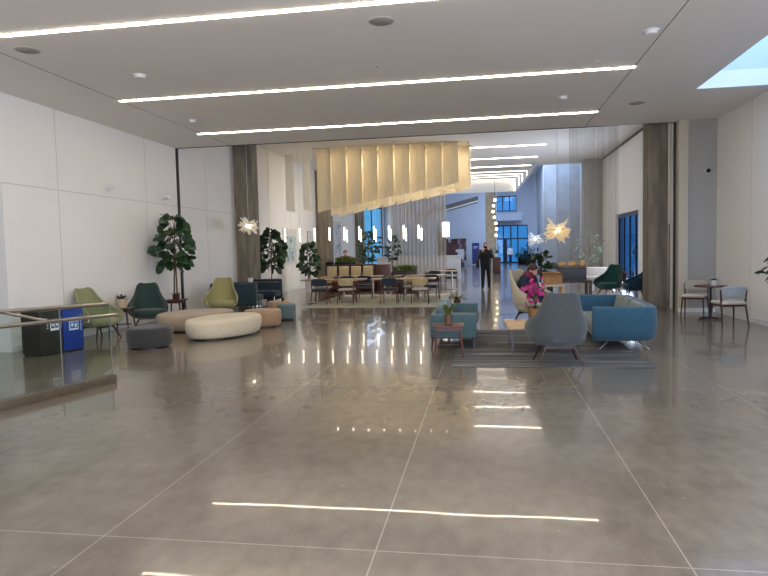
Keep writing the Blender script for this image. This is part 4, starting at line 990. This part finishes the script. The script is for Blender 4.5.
# far staircase side panel
p0, p1, p2 = at_y(444, 263, 57), at_y(444, 236, 57), at_y(464, 262, 57)
M_stair = mat('dark_red_timber', (78, 50, 48), .6, var=.12)
t = thing('staircase', 'dark reddish timber staircase side far back beyond the curtain', 'staircase', (p0.x, 57, 0))
w, h = p2.x-p0.x, p1.z
MB().poly([(-.6, 0, 0), (w, 0, 0), (-.6, 0, h+.6*h/w), (-.6, 1.2, 0), (w, 1.2, 0), (-.6, 1.2, h+.6*h/w)], [(0, 1, 2), (5, 4, 3), (0, 3, 4, 1), (1, 4, 5, 2), (2, 5, 3, 0)]).build('side_panel', M_stair, t, smooth=0)
b = MB()
for k in range(9): b.bx(w*(k/9.)-.3, w*((k+1)/9.), .1, 1.1, h*(1-(k+1)/9.), h*(1-k/9.)+.04)
b.build('steps', M_stair, t, smooth=0)
t = thing('upper_stair_flight', 'pale stair flight rising to the right under far ceiling, dark underside', 'staircase', (0, 55, 0))
a, b_ = at_y(415, 214, 55), at_y(478, 196, 55)
dx, dz = b_.x-a.x, b_.z-a.z
MB().poly([(a.x, 0, a.z-.45), (b_.x, 0, b_.z-.45), (b_.x, 0, b_.z), (a.x, 0, a.z), (a.x, 1.6, a.z-.45), (b_.x, 1.6, b_.z-.45), (b_.x, 1.6, b_.z), (a.x, 1.6, a.z)], [(0, 1, 2, 3), (7, 6, 5, 4), (0, 4, 5, 1), (1, 5, 6, 2), (2, 6, 7, 3), (3, 7, 4, 0)]).build('soffit', mat('stair_soffit', (120, 112, 110), .7), t, smooth=0)
for yy in (-.03, 1.6): MB().poly([(a.x, yy, a.z-.5), (b_.x, yy, b_.z-.5), (b_.x, yy, b_.z-.36), (a.x, yy, a.z-.36), (a.x, yy+.03, a.z-.5), (b_.x, yy+.03, b_.z-.5), (b_.x, yy+.03, b_.z-.36), (a.x, yy+.03, a.z-.36)], [(0, 1, 2, 3), (7, 6, 5, 4), (0, 4, 5, 1), (1, 5, 6, 2), (2, 6, 7, 3), (3, 7, 4, 0)]).build('stringer', M_white, t, smooth=0)
# mural
t = thing('mural', 'large dark and red mural on the far white wall beside the staircase', 'picture', (0, 62, 0))
a, b_ = at_y(450.5, 261, 61.9), at_y(466.5, 238, 61.9)
t.location = ((a.x+b_.x)/2, 61.98, (a.z+b_.z)/2); w, h = b_.x-a.x, b_.z-a.z
MB().bx(-w/2, w/2, -.02, 0, -h/2, h/2).build('backing', M_white, t, smooth=0)
m = bpy.data.materials.new('mural_paint'); m.use_nodes = True; n = m.node_tree.nodes; l = m.node_tree.links
tc = n.new('ShaderNodeTexCoord'); z_ = n.new('ShaderNodeTexNoise'); z_.inputs['Scale'].default_value = 1.1; z_.inputs['Detail'].default_value = 4; z_.inputs['Distortion'].default_value = 1; l.new(tc.outputs['Object'], z_.inputs['Vector'])
cr = n.new('ShaderNodeValToRGB'); e = cr.color_ramp.elements; e[0].position = .34; e[0].color = lin((44, 36, 40)); e[1].position = .66; e[1].color = lin((214, 216, 220))
for pz_, c in ((.44, (120, 60, 60)), (.5, (92, 92, 104)), (.57, (160, 150, 150))): q_ = e.new(pz_); q_.color = lin(c)
l.new(z_.outputs['Fac'], cr.inputs[0]); l.new(cr.outputs[0], n['Principled BSDF'].inputs['Base Color'])
MB().bx(-w/2+.03, w/2-.03, -.03, -.018, -h/2+.03, h/2-.03).build('painted_panel', m, t, smooth=0)
# blue sign
t = thing('standing_sign', 'tall deep-blue sign board standing by the far white wall', 'sign', (-.92, 60, 0))
MB().bx(-.34, .34, -.05, .05, .1, 2.1).build('board', mat('deep_blue_sign', (34, 52, 120), .5), t, smooth=0); MB().bx(-.34, .34, -.15, .15, 0, .1).build('foot', M_steel, t, smooth=0)
MB().bx(-.2, .24, -.055, -.05, 1.72, 1.78).bx(-.2, .1, -.055, -.05, 1.6, 1.65).build('lettering', M_sign, t, smooth=0)
# easel with white sheet and pedestal with flowers
t = thing('easel', 'white easel board standing in front of the far mural', 'easel', (-2.35, 58.5, 0))
MB().box((0, -.03, 1.05), (.75, .03, 1.0), .0, rx=R(-8)).build('board', M_white, t, smooth=0)
for s in (-1, 1): MB().cone((s*.4, -.1, 0), (s*.05, .1, 1.75), .025, .02, 8).build('leg', M_steel, t)
MB().cone((0, .6, 0), (0, .1, 1.7), .025, .02, 8).build('leg', M_steel, t)
t = thing('pedestal', 'reddish wooden pedestal beside the standing man, carrying white flowers', 'pedestal', (.66, 38.9, 0))
MB().bx(-.24, .24, -.24, .24, .04, .98, .01).build('body', M_woodr, t); MB().bx(-.27, .27, -.27, .27, .98, 1.02, .005).build('top', M_woodr, t); MB().bx(-.21, .21, -.21, .21, 0, .04).build('plinth', M_black, t)
t = thing('flower_vase', 'vase of white flowers standing on the reddish pedestal', 'flowers', (.66, 38.9, 1.02))
MB().lathe([(.06, 0), (.1, .08), (.07, .2), (.05, .24), (.002, .24)], seg=20).build('vase', M_white, t)
rnd = random.Random(4); b = MB(); g_ = MB()
for k in range(26):
    c = Vector((rnd.gauss(0, .12), rnd.gauss(0, .1), rnd.uniform(.32, .66))); g_.tube([(0, 0, .2), c], .006, 5)
    for j in range(5): aa = j*1.256; b.leaf(c, (math.cos(aa), math.sin(aa), .5), .09, .07, .1)
b.build('blossom', mat('white_petal', (236, 228, 208), .6), t, smooth=True); g_.build('stem', M_leaf, t)
# greenery by the glass doors
def shrub(label, x, y, h, seed):
    rnd = random.Random(seed); t = thing('potted_shrub', label, 'plant', (x, y, 0), 0, 'potted shrubs by the glass doors')
    pot(t, .4, .5, .6, M_black); b = MB()
    for k in range(170):
        c = Vector((max(-.6, min(.6, rnd.gauss(0, .42))), rnd.gauss(0, .3), .55+abs(rnd.gauss(0, .45))*h)); b.leaf(c, (rnd.uniform(-1, 1), rnd.uniform(-1, 1), rnd.uniform(-.2, 1)), .34, .16, .3)
    b.build('foliage', M_teal_leaf, t, smooth=True)
shrub('dark green potted shrub right of the far glass doors', 3.45, 60, 1.0, 1); shrub('second dark potted shrub, farther right of the glass doors', 4.0, 57.6, .9, 2)
# planted bed seen through the right side window
MB_o = MB(); rnd = random.Random(9)
for k in range(60): MB_o.leaf((rnd.uniform(6.6, 8.6), rnd.uniform(21.5, 34), rnd.uniform(.1, 3.6)), (rnd.uniform(-1, 1), rnd.uniform(-1, 1), rnd.uniform(-.4, 1)), .5, .28, .3)
tag(MB_o.build('shrubbery', M_teal_leaf, smooth=True), 'dark greenery outside the right side window', 'shrubbery', None, 'stuff')

# ================================================================== LIGHT
w = bpy.data.worlds.new('world'); SC.world = w; w.use_nodes = True
n = w.node_tree.nodes; l = w.node_tree.links; bg = n['Background']
tc = n.new('ShaderNodeTexCoord'); sx = n.new('ShaderNodeSeparateXYZ'); l.new(tc.outputs['Generated'], sx.inputs[0])
cr = n.new('ShaderNodeValToRGB'); cr.color_ramp.elements[0].position = 0; cr.color_ramp.elements[0].color = lin((84, 162, 206)); cr.color_ramp.elements[1].position = .6; cr.color_ramp.elements[1].color = lin((120, 178, 240))
l.new(sx.outputs[2], cr.inputs[0]); l.new(cr.outputs[0], bg.inputs[0]); bg.inputs[1].default_value = 1.2
def area(name, loc, rot, sx_, sy_, rgb, watts):
    d = bpy.data.lights.new(name, 'AREA'); d.shape = 'RECTANGLE'; d.size = sx_; d.size_y = sy_; d.energy = watts; d.color = lin(rgb)[:3]
    o = bpy.data.objects.new(name, d); COL.objects.link(o); o.location = loc; o.rotation_euler = rot; return o
area('daylight_back', (-1, -3.9, 1.9), (R(90), 0, 0), 9.8, 3.3, (240, 242, 255), 560)
area('side_fill', (5.1, -.5, 2.3), (0, R(-90), R(180)), 3.2, 6, (226, 232, 248), 600)  # added fill lamp, no window here; brightens the left wall
area('daylight_skylight', (4.55, 8.5, H+1.35), (0, 0, 0), 1.3, 7.6, (165, 205, 255), 150)
area('daylight_atrium', (3.5, 43, 8.9), (0, 0, 0), 3.2, 32, (190, 214, 255), 2600)
area('daylight_window', (5.1, 24.9, 1.5), (0, R(-90), R(180)), 2.6, 3.6, (214, 228, 255), 330)
area('daylight_far_window', (-7.95, 45, 2.5), (0, R(-90), 0), 4.8, 9, (214, 228, 255), 500)
area('sculpture_glow', (-3.5, 23.8, 5.4), (0, 0, 0), 5, .3, (255, 243, 224), 85)
area('sculpture_glow', (-3.3, 24.9, 5.4), (0, 0, 0), 5, .3, (255, 243, 224), 85)
SC.view_settings.view_transform = 'Standard'; SC.view_settings.look = 'None'; SC.view_settings.exposure = 0
SC.cycles.use_denoising = True
SC.cycles.max_bounces = 10; SC.cycles.diffuse_bounces = 6; SC.cycles.glossy_bounces = 4; SC.cycles.transparent_max_bounces = 16
SC.cycles.sample_clamp_indirect = 4
